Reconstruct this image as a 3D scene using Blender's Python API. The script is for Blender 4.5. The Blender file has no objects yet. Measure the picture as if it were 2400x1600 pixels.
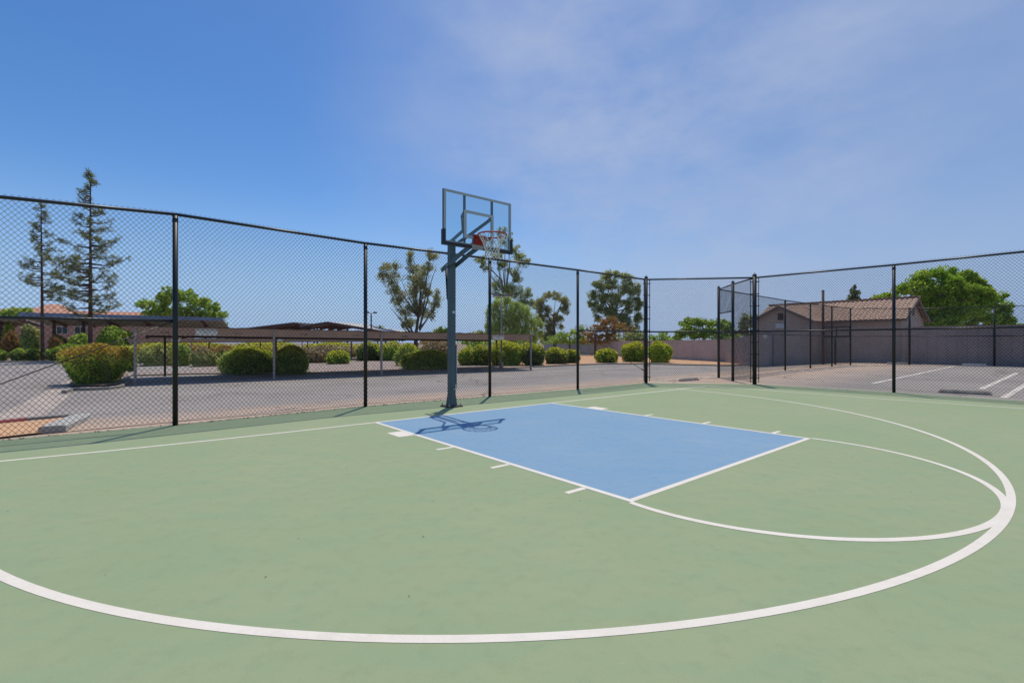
import bpy, bmesh, math, random
import numpy as np
from mathutils import Vector
random.seed(7); RNG = np.random.default_rng(11)
SC = bpy.context.scene; COL = SC.collection
F, CX, HY, CAMH = 1105.0, 1200.0, 802.0, 1.2
R = math.radians
# ------------------------------------------------------------------ terrain
EX, EY = 0.781, 0.6245          # direction of the baseline
NX, NY = -0.6245, 0.781         # away from the court
P5 = (3.96, 13.93)
def sdist(x, y): return (x-P5[0])*NX + (y-P5[1])*NY
def TS(s):
    t = min(max((s-.3)/7.0, 0), 1); t = t*t*(3-2*t)
    return -.04 - .46*t
def T(x, y): return TS(sdist(x, y))
def G(px, py, z=0.0):
    Y = (CAMH-z)*F/(py-HY); return Vector(((px-CX)/F*Y, Y, z))
def Gt(px, py):
    z = -.04
    for _ in range(60):
        p = G(px, py, z); z = .5*z + .5*T(p.x, p.y)
    p.z = T(p.x, p.y); return p
def at(px, py, Y): return Vector(((px-CX)/F*Y, Y, CAMH+(HY-py)/F*Y))
# ------------------------------------------------------------------ materials
def newmat(name):
    m = bpy.data.materials.new(name); m.use_nodes = True
    nt = m.node_tree; b = nt.nodes['Principled BSDF']; return m, nt, b
def N(nt, kind, **kw):
    n = nt.nodes.new(kind)
    for k, v in kw.items():
        if k in n.inputs.keys(): n.inputs[k].default_value = v
        else: setattr(n, k, v)
    return n
def mixc(nt, fac, a, b, mode='MIX'):
    n = nt.nodes.new('ShaderNodeMix'); n.data_type = 'RGBA'; n.blend_type = mode
    for s, v in ((0, fac), (6, a), (7, b)):
        if hasattr(v, 'links') or isinstance(v, bpy.types.NodeSocket): nt.links.new(v, n.inputs[s])
        elif s == 0: n.inputs[0].default_value = v
        else: n.inputs[s].default_value = (*v, 1)
    return n.outputs[2]
def mathmul(nt, s, v):
    n = nt.nodes.new('ShaderNodeMath'); n.operation = 'MULTIPLY'; nt.links.new(s, n.inputs[0]); n.inputs[1].default_value = v; return n.outputs[0]
def noise(nt, scale, detail=5, rough=.6, vec=None, lo=.35, hi=.65, stretch=None):
    g = nt.nodes.new('ShaderNodeNewGeometry'); src = g.outputs['Position'] if vec is None else vec
    if stretch:
        mp = N(nt, 'ShaderNodeMapping'); mp.inputs['Scale'].default_value = stretch[:3]
        mp.inputs['Rotation'].default_value = (0, 0, stretch[3]); nt.links.new(src, mp.inputs[0]); src = mp.outputs[0]
    n = N(nt, 'ShaderNodeTexNoise', Scale=scale, Detail=detail, Roughness=rough); nt.links.new(src, n.inputs['Vector'])
    r = nt.nodes.new('ShaderNodeMapRange'); r.inputs[1].default_value = lo; r.inputs[2].default_value = hi
    nt.links.new(n.outputs[0], r.inputs[0]); return r.outputs[0]
def bump(nt, b, h, strength=.3, dist=.01):
    n = N(nt, 'ShaderNodeBump', Strength=strength, Distance=dist); nt.links.new(h, n.inputs['Height'])
    nt.links.new(n.outputs[0], b.inputs['Normal'])
def surf(name, c, rough=.8, var=.15, scale=3., c2=None, metal=0, bmp=0, fine=60., spec=None):
    m, nt, b = newmat(name)
    c2 = c2 or tuple(v*(1-var*1.6) for v in c)
    o = mixc(nt, noise(nt, scale), c, c2)
    if bmp:
        f = noise(nt, fine, 3, .7, lo=.2, hi=.8)
        o = mixc(nt, f, o, mixc(nt, .75, (0, 0, 0), o)); bump(nt, b, f, bmp)
    nt.links.new(o, b.inputs['Base Color']); b.inputs['Roughness'].default_value = rough; b.inputs['Metallic'].default_value = metal
    if spec is not None: b.inputs['Specular IOR Level'].default_value = spec
    return m
def leafmat(name, cols, trans=.35, scale=.8):
    trans = min(.55, trans+.16); cols = [tuple(min(.8, v*1.45) for v in c) for c in cols]
    m, nt, b = newmat(name)
    g = nt.nodes.new('ShaderNodeNewGeometry')
    rp = nt.nodes.new('ShaderNodeValToRGB'); rp.color_ramp.interpolation = 'LINEAR'
    k = len(cols)
    while len(rp.color_ramp.elements) < k: rp.color_ramp.elements.new(.5)
    for i, c in enumerate(cols):
        rp.color_ramp.elements[i].position = i/(k-1); f_ = .45 if i == 0 else (1.3 if i == k-1 else 1.); rp.color_ramp.elements[i].color = (*[min(v*f_, .75) for v in c], 1)
    nt.links.new(g.outputs['Random Per Island'], rp.inputs[0])
    o = mixc(nt, noise(nt, scale, 3), rp.outputs[0], mixc(nt, .8, (0, 0, 0), rp.outputs[0]))
    nt.links.new(o, b.inputs['Base Color']); b.inputs['Roughness'].default_value = .55
    b.inputs['Specular IOR Level'].default_value = .3
    tr = nt.nodes.new('ShaderNodeBsdfTranslucent'); nt.links.new(mixc(nt, .6, o, (1, 1, .5), 'MULTIPLY'), tr.inputs[0])
    mx = nt.nodes.new('ShaderNodeMixShader'); mx.inputs[0].default_value = trans
    nt.links.new(b.outputs[0], mx.inputs[1]); nt.links.new(tr.outputs[0], mx.inputs[2])
    nt.links.new(mx.outputs[0], nt.nodes['Material Output'].inputs[0]); return m
M = {}
M['black'] = surf('black_vinyl', (.012, .014, .015), .45, .2, 2.)
M['rail'] = surf('rail_vinyl', (.02, .022, .023), .38, .2, 4.)
M['wire'] = surf('wire_vinyl', (.014, .016, .018), .5, .2)
M['steel'] = surf('hoop_steel', (.085, .125, .135), .45, .12, 2.5, bmp=.05)
M['darkpad'] = surf('pad_rubber', (.022, .030, .036), .6, .2)
M['alum'] = surf('board_frame', (.34, .38, .38), .35, .1, metal=.6)
M['white'] = surf('white_line', (.80, .79, .77), .7, .05)
M['red'] = surf('rim_red', (.42, .022, .018), .42, .15, 8)
M['netw'] = surf('net_cord', (.72, .68, .60), .9, .15, 30)
M['rust'] = surf('base_plate', (.07, .05, .045), .6, .3, 20)
M['zinc'] = surf('zinc', (.45, .46, .47), .35, .1, metal=.8)
M['sticker'] = surf('sticker', (.55, .6, .7), .5, .1)
M['concrete'] = surf('concrete', (.36, .33, .29), .9, .15, 1.5, bmp=.3, fine=40)
M['stop'] = surf('wheel_stop', (.60, .57, .52), .9, .12, 3, bmp=.3, fine=50)
M['stopdark'] = surf('wheel_stop_dark', (.45, .41, .36), .9, .3, 4, bmp=.3, fine=50)
M['redcurb'] = surf('red_curb', (.42, .10, .10), .8, .3, 3)
M['dirt'] = surf('dirt', (.74, .43, .23), .95, .25, 1.5, c2=(.55, .33, .19), bmp=.6, fine=25)
M['dry'] = surf('dry_earth', (.36, .26, .19), .95, .25, .7, bmp=.5, fine=12)
M['gravel'] = surf('gravel', (.48, .38, .33), .95, .5, 5, c2=(.20, .15, .13), bmp=.9, fine=14)
M['tan'] = surf('carport_paint', (.54, .33, .21), .7, .12, 1.2, bmp=.1)
M['tanpost'] = surf('carport_post', (.40, .32, .28), .7, .15, 2)
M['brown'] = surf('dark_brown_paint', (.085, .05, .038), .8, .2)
M['maroon'] = surf('maroon_paint', (.12, .045, .04), .7, .2)
M['sheet'] = surf('roof_sheet', (.58, .56, .52), .6, .2, .8)
M['solar'] = surf('solar_edge', (.22, .30, .44), .3, .2, 1)
M['under'] = surf('deck_underside', (.46, .44, .40), .8, .2, 2)
M['sign'] = surf('sign_cream', (.80, .76, .62), .7, .1)
M['ink'] = surf('sign_ink', (.03, .025, .02), .7, .1)
M['stucco'] = surf('stucco_pink', (.72, .38, .27), .9, .12, .4, bmp=.3)
M['trim'] = surf('window_trim', (.5, .47, .42), .7, .1)
M['glassdark'] = surf('window_glass', (.03, .035, .04), .12, .2)
M['bark'] = surf('bark', (.22, .15, .11), .95, .3, 3, bmp=.6, fine=14)
M['pinebark'] = surf('pine_bark', (.15, .085, .065), .95, .3, 3, bmp=.6, fine=14)
M['palebark'] = surf('pale_bark', (.36, .31, .27), .9, .35, 1.5)
M['wallm'] = None
M['litter'] = surf('leaf_litter', (.10, .06, .04), .95, .4, 20)
M['lamp'] = surf('lamp_grey', (.28, .25, .25), .6, .15)
M['lampbrown'] = surf('lamp_brown', (.09, .055, .045), .6, .15)

def court_mat(name, c, c2, c3, streak):
    m, nt, b = newmat(name)
    o = mixc(nt, noise(nt, .55, 6, .62, lo=.32, hi=.68), c, c2)
    o = mixc(nt, noise(nt, 2.2, 5, .65, lo=.45, hi=.8, stretch=(1, 2.4, 1, .7)), o, c3)
    o = mixc(nt, noise(nt, 9, 6, .7, lo=.5, hi=.75), o, mixc(nt, .90, (0, 0, 0), o))
    f = noise(nt, 200, 3, .7, lo=.25, hi=.75)
    o = mixc(nt, f, o, mixc(nt, .82, (0, 0, 0), o))
    w = noise(nt, 5.5, 8, .78, lo=.655, hi=.72, stretch=(1, 5, 1, .4))     # pale scuffs
    o = mixc(nt, w, o, streak)
    w2 = noise(nt, 17, 6, .8, lo=.66, hi=.73, stretch=(1, 6, 1, 2.1)); o = mixc(nt, mathmul(nt, w2, .55), o, streak)
    w3 = noise(nt, 1.4, 8, .8, lo=.62, hi=.80, stretch=(1, 3, 1, 1.3)); o = mixc(nt, mathmul(nt, w3, .5), o, tuple(v*.80 for v in c))
    sp = N(nt, 'ShaderNodeTexVoronoi', Scale=2.6); g = nt.nodes.new('ShaderNodeNewGeometry'); nt.links.new(g.outputs['Position'], sp.inputs['Vector'])
    r = nt.nodes.new('ShaderNodeMapRange'); r.inputs[1].default_value = .012; r.inputs[2].default_value = .022; r.inputs[3].default_value = 1; r.inputs[4].default_value = 0
    nt.links.new(sp.outputs['Distance'], r.inputs[0]); o = mixc(nt, r.outputs[0], o, (.10, .10, .07))
    nt.links.new(o, b.inputs['Base Color']); b.inputs['Roughness'].default_value = .82; bump(nt, b, f, .12, .003)
    b.inputs['Specular IOR Level'].default_value = .25
    return m
M['green'] = court_mat('court_green', (.282, .356, .200), (.326, .374, .220), (.258, .358, .214), (.47, .50, .38))
M['blue'] = court_mat('key_blue', (.190, .338, .490), (.240, .365, .500), (.175, .335, .515), (.36, .45, .58))
M['paint'] = court_mat('line_paint', (.80, .745, .66), (.74, .69, .61), (.82, .77, .69), (.6, .60, .53))
M['lot'] = surf('lot_paint', (.74, .68, .60), .8, .25, 3)
def asphalt_mat():
    m, nt, b = newmat('asphalt')
    g = nt.nodes.new('ShaderNodeNewGeometry')
    dt = nt.nodes.new('ShaderNodeVectorMath'); dt.operation = 'DOT_PRODUCT'; dt.inputs[1].default_value = (NX, NY, 0)
    nt.links.new(g.outputs['Position'], dt.inputs[0])
    base = P5[0]*NX+P5[1]*NY
    r = nt.nodes.new('ShaderNodeMapRange'); r.inputs[1].default_value = base+.0; r.inputs[2].default_value = base+4.5; r.inputs[3].default_value = 1.0; r.inputs[4].default_value = 0
    nt.links.new(dt.outputs['Value'], r.inputs[0])
    r2 = nt.nodes.new('ShaderNodeMapRange'); r2.inputs[1].default_value = base-4; r2.inputs[2].default_value = base-.4; nt.links.new(dt.outputs['Value'], r2.inputs[0])
    mm = nt.nodes.new('ShaderNodeMath'); mm.operation = 'MULTIPLY'; nt.links.new(r.outputs[0], mm.inputs[0]); nt.links.new(r2.outputs[0], mm.inputs[1])
    m2 = nt.nodes.new('ShaderNodeMath'); m2.operation = 'MULTIPLY'; nt.links.new(mm.outputs[0], m2.inputs[0]); nt.links.new(noise(nt, .9, 5, .7, lo=.1, hi=.6), m2.inputs[1])
    o = mixc(nt, noise(nt, .35, 6, .6), (.345, .308, .282), (.262, .236, .218))
    o = mixc(nt, m2.outputs[0], o, (.56, .40, .29))
    o = mixc(nt, mathmul(nt, noise(nt, 1.1, 7, .75, lo=.58, hi=.80), .45), o, (.11, .095, .09))
    vo = N(nt, 'ShaderNodeTexVoronoi', Scale=.16); vo.feature = 'DISTANCE_TO_EDGE'; wv = mixc(nt, .12, (0, 0, 0), (0, 0, 0))
    nz = N(nt, 'ShaderNodeTexNoise', Scale=1.2, Detail=5); nt.links.new(g.outputs['Position'], nz.inputs['Vector'])
    va = nt.nodes.new('ShaderNodeVectorMath'); va.operation = 'ADD'; nt.links.new(g.outputs['Position'], va.inputs[0]); nt.links.new(nz.outputs['Color'], va.inputs[1]); nt.links.new(va.outputs[0], vo.inputs['Vector'])
    cr = N(nt, 'ShaderNodeMapRange'); cr.inputs[1].default_value = .002; cr.inputs[2].default_value = .006; cr.inputs[3].default_value = .6; cr.inputs[4].default_value = 0; nt.links.new(vo.outputs['Distance'], cr.inputs[0])
    o = mixc(nt, cr.outputs[0], o, (.07, .06, .055))
    f = noise(nt, 70, 3, .7, lo=.2, hi=.8)
    o = mixc(nt, f, o, mixc(nt, .80, (0, 0, 0), o))
    nt.links.new(o, b.inputs['Base Color']); b.inputs['Roughness'].default_value = .9; bump(nt, b, f, .3)
    return m
M['asphalt'] = asphalt_mat()
def wall_mat(name, c, sx, sz):
    m, nt, b = newmat(name)
    g = nt.nodes.new('ShaderNodeNewGeometry')
    sep = nt.nodes.new('ShaderNodeSeparateXYZ'); nt.links.new(g.outputs['Position'], sep.inputs[0])
    # block courses by height, panels along the wall
    def saw(sock, per, w):
        a = nt.nodes.new('ShaderNodeMath'); a.operation = 'DIVIDE'; nt.links.new(sock, a.inputs[0]); a.inputs[1].default_value = per
        f = nt.nodes.new('ShaderNodeMath'); f.operation = 'FRACT'; nt.links.new(a.outputs[0], f.inputs[0])
        l = nt.nodes.new('ShaderNodeMath'); l.operation = 'LESS_THAN'; nt.links.new(f.outputs[0], l.inputs[0]); l.inputs[1].default_value = w
        return l.outputs[0]
    o = mixc(nt, noise(nt, .5, 5), c, tuple(v*.82 for v in c))
    d = tuple(v*.55 for v in c)
    if sz: o = mixc(nt, mathmul(nt, saw(sep.outputs[2], sz, .07), .55), o, d)
    if sx:
        dt = nt.nodes.new('ShaderNodeVectorMath'); dt.operation = 'DOT_PRODUCT'; dt.inputs[1].default_value = (NX, NY, 0); nt.links.new(g.outputs['Position'], dt.inputs[0])
        o = mixc(nt, mathmul(nt, saw(dt.outputs['Value'], sx, .06), .6), o, d)
    st = noise(nt, 1.3, 6, .7, lo=.5, hi=.85, stretch=(1, 1, .25, 0))
    o = mixc(nt, mathmul(nt, st, .5), o, tuple(v*.5 for v in c))
    f = noise(nt, 30, 4, .7, lo=.2, hi=.8); o = mixc(nt, f, o, mixc(nt, .8, (0, 0, 0), o)); bump(nt, b, f, .4)
    nt.links.new(o, b.inputs['Base Color']); b.inputs['Roughness'].default_value = .92; return m
M['block'] = wall_mat('block_wall', (.58, .49, .455), 0, .2)
M['blockr'] = wall_mat('split_block', (.58, .44, .38), .41, 0)
M['bldg'] = wall_mat('shed_stucco', (.64, .49, .40), 0, 0)
M['tile'] = surf('roof_tile', (.66, .44, .32), .85, .35, 4, c2=(.42, .29, .21), bmp=.2, fine=30)
M['tilefar'] = surf('roof_tile_far', (.66, .34, .22), .85, .3, 1.2, c2=(.5, .26, .18))
gm, nt, b = newmat('board_glass')
tr = N(nt, 'ShaderNodeBsdfTransparent'); tr.inputs[0].default_value = (.88, .955, .96, 1)
gl = N(nt, 'ShaderNodeBsdfGlossy'); gl.inputs['Roughness'].default_value = .02
mx = N(nt, 'ShaderNodeMixShader'); mx.inputs[0].default_value = .06
nt.links.new(tr.outputs[0], mx.inputs[1]); nt.links.new(gl.outputs[0], mx.inputs[2]); nt.links.new(mx.outputs[0], nt.nodes['Material Output'].inputs[0])
M['glass'] = gm
L = {}
L['dark'] = leafmat('leaf_dark', [(.08, .12, .035), (.12, .18, .05), (.19, .24, .07)])
L['euc'] = leafmat('leaf_eucalyptus', [(0.213, 0.225, 0.112), (0.338, 0.338, 0.163), (0.375, 0.350, 0.163), (0.550, 0.425, 0.225)], .35, .5)
L['eucg'] = leafmat('leaf_eucalyptus_green', [(0.188, 0.237, 0.112), (0.312, 0.362, 0.150), (0.475, 0.475, 0.213)], .35, .5)
L['bright'] = leafmat('leaf_bright', [(0.175, 0.350, 0.035), (0.280, 0.490, 0.052), (0.455, 0.630, 0.088)], .45, .9)
L['big'] = leafmat('leaf_broad', [(0.158, 0.298, 0.035), (0.263, 0.455, 0.044), (0.420, 0.595, 0.070)], .45, .55)
L['syc'] = leafmat('leaf_sycamore', [(0.175, 0.298, 0.052), (0.298, 0.455, 0.070), (0.490, 0.578, 0.140)], .45, .8)
L['willow'] = leafmat('leaf_willow', [(.27, .42, .10), (.40, .56, .15), (.50, .60, .20)], .45, .8)
L['pine'] = leafmat('leaf_pine', [(.09, .12, .05), (.15, .18, .07), (.26, .25, .10)], .25, .6)
L['sage'] = leafmat('leaf_sage', [(.20, .28, .07), (.30, .42, .09), (.46, .56, .16)], .35, 1.2)
L['olive'] = leafmat('leaf_olive', [(0.245, 0.280, 0.105), (0.350, 0.385, 0.140), (0.455, 0.438, 0.210)], .3, 1.2)
L['hedge'] = leafmat('leaf_hedge', [(.13, .23, .04), (.25, .40, .05), (.60, .66, .07)], .38, 1.2)
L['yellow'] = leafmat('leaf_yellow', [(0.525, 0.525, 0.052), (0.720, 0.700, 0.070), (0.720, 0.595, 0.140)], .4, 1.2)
L['tips'] = leafmat('leaf_red_tips', [(.46, .17, .07), (.50, .34, .05), (.30, .34, .05), (.40, .14, .07), (.44, .42, .06)], .3, 2)
L['lime'] = leafmat('leaf_lime', [(.40, .50, .03), (.55, .60, .05), (.62, .56, .07)], .45, 2)  # also paints the sunlit tops of the sage mound bushes
L['pink'] = leafmat('leaf_pink', [(.42, .17, .10), (.38, .24, .07), (.30, .11, .07), (.16, .24, .05)], .3, 1.2)
L['twig'] = leafmat('leaf_dry', [(0.350, 0.228, 0.158), (0.263, 0.210, 0.105), (0.455, 0.315, 0.210)], .2, 1.2)
# ------------------------------------------------------------------ builders
ORG = {}
def tag(o, label=None, cat=None, group=None, kind=None):
    if label: o['label'] = label
    if cat: o['category'] = cat
    if group: o['group'] = group
    if kind: o['kind'] = kind
    return o
def empty(name, loc, label, cat, group=None):
    o = bpy.data.objects.new(name, None); COL.objects.link(o); o.location = loc; ORG[o.name] = Vector(loc)
    o.empty_display_size = .2
    return tag(o, label, cat, group)
def link(name, me, mat, parent=None, smooth=False):
    mats = mat if isinstance(mat, (list, tuple)) else [mat]
    for m in mats: me.materials.append(m)
    o = bpy.data.objects.new(name, me); COL.objects.link(o)
    if parent is not None:
        org = ORG[parent.name]; o.parent = parent; ORG[o.name] = org
        n = len(me.vertices); a = np.empty(n*3); me.vertices.foreach_get('co', a)
        a = a.reshape(-1, 3) - np.array(org); me.vertices.foreach_set('co', a.ravel())
    else: ORG[o.name] = Vector((0, 0, 0))
    if smooth: me.polygons.foreach_set('use_smooth', [True]*len(me.polygons))
    me.update(); return o
class MB:
    def __init__(s): s.v = []; s.f = []; s.m = []
    def add(s, vs, fs, mi=0):
        k = len(s.v); s.v += [tuple(v) for v in vs]; s.f += [tuple(i+k for i in f) for f in fs]; s.m += [mi]*len(fs)
    def box(s, c, sz, ax=(1, 0), mi=0):
        """c centre; sz (along, across, height); ax horizontal unit direction of 'along'"""
        ux, uy = ax; vs = []
        for i in (-.5, .5):
            for j in (-.5, .5):
                for k in (-.5, .5):
                    a, b2, h = i*sz[0], j*sz[1], k*sz[2]
                    vs.append((c[0]+ux*a-uy*b2, c[1]+uy*a+ux*b2, c[2]+h))
        s.add(vs, [(0, 1, 3, 2), (4, 6, 7, 5), (0, 4, 5, 1), (2, 3, 7, 6), (0, 2, 6, 4), (1, 5, 7, 3)], mi)
    def bar(s, a, b, w, h, mi=0, up=(0, 0, 1)):
        """square bar from a to b, w across, h in 'up' direction"""
        a = Vector(a); b = Vector(b); d = (b-a).normalized(); up = Vector(up)
        x = d.cross(up)
        if x.length < 1e-4: x = d.cross(Vector((EX, EY, 0)))
        x.normalize(); y = x.cross(d).normalized(); vs = []
        for p in (a, b):
            for i, j in ((-1, -1), (1, -1), (1, 1), (-1, 1)): vs.append(p+x*(i*w/2)+y*(j*h/2))
        s.add(vs, [(0, 3, 2, 1), (4, 5, 6, 7), (0, 1, 5, 4), (1, 2, 6, 5), (2, 3, 7, 6), (3, 0, 4, 7)], mi)
    def tube(s, pts, r, n=8, cap=True, closed=False, mi=0):
        pts = [Vector(p) for p in pts]; k = len(pts); rr = r if isinstance(r, (list, tuple)) else [r]*k
        vs = []; prev = None
        for i, p in enumerate(pts):
            if closed: d = pts[(i+1) % k]-pts[i-1]
            else: d = pts[min(i+1, k-1)]-pts[max(i-1, 0)]
            d.normalize()
            if prev is None:
                x = d.cross(Vector((0, 0, 1)))
                if x.length < .01: x = d.cross(Vector((1, 0, 0)))
            else: x = prev - d*prev.dot(d)
            x.normalize(); prev = x; y = d.cross(x)
            for j in range(n):
                t = 2*math.pi*j/n; vs.append(p+(x*math.cos(t)+y*math.sin(t))*rr[i])
        fs = []
        for i in range(k if closed else k-1):
            i2 = (i+1) % k
            for j in range(n): fs.append((i*n+j, i*n+(j+1) % n, i2*n+(j+1) % n, i2*n+j))
        if cap and not closed: fs += [tuple(range(n))[::-1], tuple((k-1)*n+j for j in range(n))]
        s.add(vs, fs, mi)
    def lathe(s, c, prof, n=16, mi=0):
        vs = []; fs = []
        for z, r in prof:
            for j in range(n):
                t = 2*math.pi*j/n; vs.append((c[0]+r*math.cos(t), c[1]+r*math.sin(t), c[2]+z))
        for i in range(len(prof)-1):
            for j in range(n): fs.append((i*n+j, i*n+(j+1) % n, (i+1)*n+(j+1) % n, (i+1)*n+j))
        fs.append(tuple((len(prof)-1)*n+j for j in range(n))); s.add(vs, fs, mi)
    def build(s, name, mat, parent=None, smooth=False):
        me = bpy.data.meshes.new(name); me.from_pydata(s.v, [], s.f)
        if any(s.m): me.polygons.foreach_set('material_index', s.m)
        return link(name, me, mat, parent, smooth)
SB = [.3, 1.2, 2.1, 3, 3.9, 4.8, 5.7, 6.5, 7.3]
def drape(name, pts, off, mat, kind='structure', flat=None, label=None, cat=None):
    bm = bmesh.new(); f = bm.faces.new([bm.verts.new((p[0], p[1], 0)) for p in pts])
    if flat is None:
        for sv in SB:
            co = (P5[0]+NX*sv, P5[1]+NY*sv, 0)
            bmesh.ops.bisect_plane(bm, geom=bm.verts[:]+bm.edges[:]+bm.faces[:], plane_co=co, plane_no=(NX, NY, 0))
    for v in bm.verts: v.co.z = (T(v.co.x, v.co.y) if flat is None else flat)+off
    bmesh.ops.triangulate(bm, faces=bm.faces[:])
    for f in bm.faces:
        if f.normal.z < 0: f.normal_flip()
    me = bpy.data.meshes.new(name); bm.to_mesh(me); bm.free()
    return tag(link(name, me, mat), label, cat, kind=kind)
def strip(pts, w):
    """polygon of a band of width w around a polyline"""
    pts = [Vector((p[0], p[1], 0)) for p in pts]; Lf, Rt = [], []
    for i, p in enumerate(pts):
        d = (pts[min(i+1, len(pts)-1)]-pts[max(i-1, 0)]).normalized(); n = Vector((-d.y, d.x, 0))*w/2
        Lf.append(p+n); Rt.append(p-n)
    return Lf, Rt
def band(mb, pts, w, z):
    Lf, Rt = strip(pts, w); n = len(Lf)
    mb.add([(p.x, p.y, z) for p in Lf]+[(p.x, p.y, z) for p in Rt], [(i, n+i, n+i+1, i+1) for i in range(n-1)])
def curb(name, pts, w, h, mat, label, cat='curb', group=None, below=.15):
    Lf, Rt = strip(pts, w); n = len(Lf); vs = []
    for Lp, Rp in zip(Lf, Rt):
        z = T((Lp.x+Rp.x)/2, (Lp.y+Rp.y)/2); c = min(.02, h*.2)
        m = (Lp+Rp)/2
        for p, zz, k in ((Lp, z-below, 1), (Lp, z+h-c, 1), (m+(Lp-m)*(1-2*c/w), z+h, 1), (m+(Rp-m)*(1-2*c/w), z+h, 1), (Rp, z+h-c, 1), (Rp, z-below, 1)): vs.append((p.x, p.y, zz))
    fs = [(i*6+j, i*6+j+1, (i+1)*6+j+1, (i+1)*6+j) for i in range(n-1) for j in range(5)]+[(0, 1, 2, 3, 4, 5), tuple((n-1)*6+j for j in range(6))[::-1]]
    mb = MB(); mb.add(vs, fs); return tag(mb.build(name, mat), label, cat, group)
def text_mesh(name, txt, size, origin, xdir, zdir, mat, parent, ext=.002, align='CENTER'):
    cu = bpy.data.curves.new(name, 'FONT'); cu.body = txt; cu.size = size; cu.extrude = ext; cu.align_x = align; cu.align_y = 'CENTER'; cu.resolution_u = 2
    to = bpy.data.objects.new('tmp', cu); COL.objects.link(to); bpy.context.view_layer.update()
    dg = bpy.context.evaluated_depsgraph_get(); me = bpy.data.meshes.new_from_object(to.evaluated_get(dg)); bpy.data.objects.remove(to)
    x = Vector(xdir).normalized(); z = Vector(zdir).normalized(); y = x.cross(z)
    for v in me.vertices: v.co = Vector(origin)+x*v.co.x+z*v.co.y-y*(-v.co.z)
    return link(name, me, mat, parent)
def leaves(centers, size, elong=1.4, droop=0., rng=RNG):
    """centers Nx3 -> quads"""
    n = len(centers); d = rng.normal(size=(n, 3))
    if droop: d[:, 2] = d[:, 2]*(1-droop)-droop*1.6
    d /= np.linalg.norm(d, axis=1)[:, None]+1e-9
    e = rng.normal(size=(n, 3)); e -= (e*d).sum(1)[:, None]*d; e /= np.linalg.norm(e, axis=1)[:, None]+1e-9
    sz = size*(.6+.8*rng.random(n))[:, None]
    a = d*sz*elong*.5; b = e*sz*.5/elong*1.2
    v = np.stack([centers-a, centers+b*.9-a*.1, centers+a, centers-b*.9-a*.1], 1).reshape(-1, 3)
    return v
def quads_mesh(name, v, extra=None):
    me = bpy.data.meshes.new(name); n = len(v)//4
    me.vertices.add(len(v)); me.vertices.foreach_set('co', v.ravel())
    me.loops.add(n*4); me.loops.foreach_set('vertex_index', np.arange(n*4, dtype=np.int32))
    me.polygons.add(n); me.polygons.foreach_set('loop_start', np.arange(0, n*4, 4, dtype=np.int32))
    if extra is not None: me.polygons.foreach_set('material_index', extra)
    me.update(calc_edges=True); return me
# ------------------------------------------------------------------ world, sun, camera
SUN = Vector((.10, 1.0, 2.46)).normalized()      # towards the sun
w = bpy.data.worlds.new("World"); SC.world = w; w.use_nodes = True; nt = w.node_tree
bg = nt.nodes['Background']; sky = nt.nodes.new('ShaderNodeTexSky'); sky.sky_type = 'NISHITA'; sky.sun_disc = False
sky.sun_elevation = math.asin(SUN.z); sky.sun_rotation = math.atan2(SUN.x, SUN.y); sky.altitude = 50; sky.air_density = 1.0; sky.dust_density = .5; sky.ozone_density = 3.0
tc = nt.nodes.new('ShaderNodeTexCoord')
hs = N(nt, 'ShaderNodeHueSaturation', Hue=.506, Saturation=1.30, Value=.82); nt.links.new(sky.outputs[0], hs.inputs['Color'])
def wn(scale, detail, lo, hi, st, rough=.55, loc=(0, 0, 0)):
    mp = N(nt, 'ShaderNodeMapping'); mp.inputs['Scale'].default_value = st; mp.inputs['Location'].default_value = loc; nt.links.new(tc.outputs['Generated'], mp.inputs[0])
    n = N(nt, 'ShaderNodeTexNoise', Scale=scale, Detail=detail, Roughness=rough); nt.links.new(mp.outputs[0], n.inputs['Vector'])
    r = N(nt, 'ShaderNodeMapRange'); r.interpolation_type = 'SMOOTHSTEP'; r.inputs[1].default_value = lo; r.inputs[2].default_value = hi; nt.links.new(n.outputs[0], r.inputs[0]); return r.outputs[0]
sp = nt.nodes.new('ShaderNodeSeparateXYZ'); nt.links.new(tc.outputs['Generated'], sp.inputs[0])
def wr(sock, lo, hi, a=0., b=1.):
    r = N(nt, 'ShaderNodeMapRange'); r.interpolation_type = 'SMOOTHSTEP'
    for i, v in enumerate((lo, hi, a, b)): r.inputs[i+1].default_value = v
    nt.links.new(sock, r.inputs[0]); return r.outputs[0]
def wm(op, a, b):
    n = nt.nodes.new('ShaderNodeMath'); n.operation = op
    for i, v in enumerate((a, b)):
        if isinstance(v, (int, float)): n.inputs[i].default_value = v
        else: nt.links.new(v, n.inputs[i])
    return n.outputs[0]
def blob(d, lo, hi):
    dv = Vector(d).normalized(); v = nt.nodes.new('ShaderNodeVectorMath'); v.operation = 'DOT_PRODUCT'; v.inputs[1].default_value = dv
    nt.links.new(tc.outputs['Generated'], v.inputs[0]); return wr(v.outputs['Value'], lo, hi)
SKYP = dict(right=.58, veil=.52)
c1 = wn(1.9, 5, .30, .78, (1, 1, 2.4), .6, (3.1, .4, .2))
c2 = wn(4.2, 6, .32, .82, (1.2, 1, 2.0), .62, (.3, 1.7, .9))
cl = wm('ADD', wm('MULTIPLY', c1, .75), wm('MULTIPLY', c2, .35))
veil = wm('MULTIPLY', cl, wm('ADD', blob((.20, 1, .38), .82, .99), wm('MULTIPLY', blob((.55, 1, .62), .80, .99), .9)))
haze = wm('MULTIPLY', wr(sp.outputs[0], -.25, .75), SKYP['right'])
low = wm('MULTIPLY', wr(sp.outputs[2], .0, .22, 1., 0.), .20)
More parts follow.
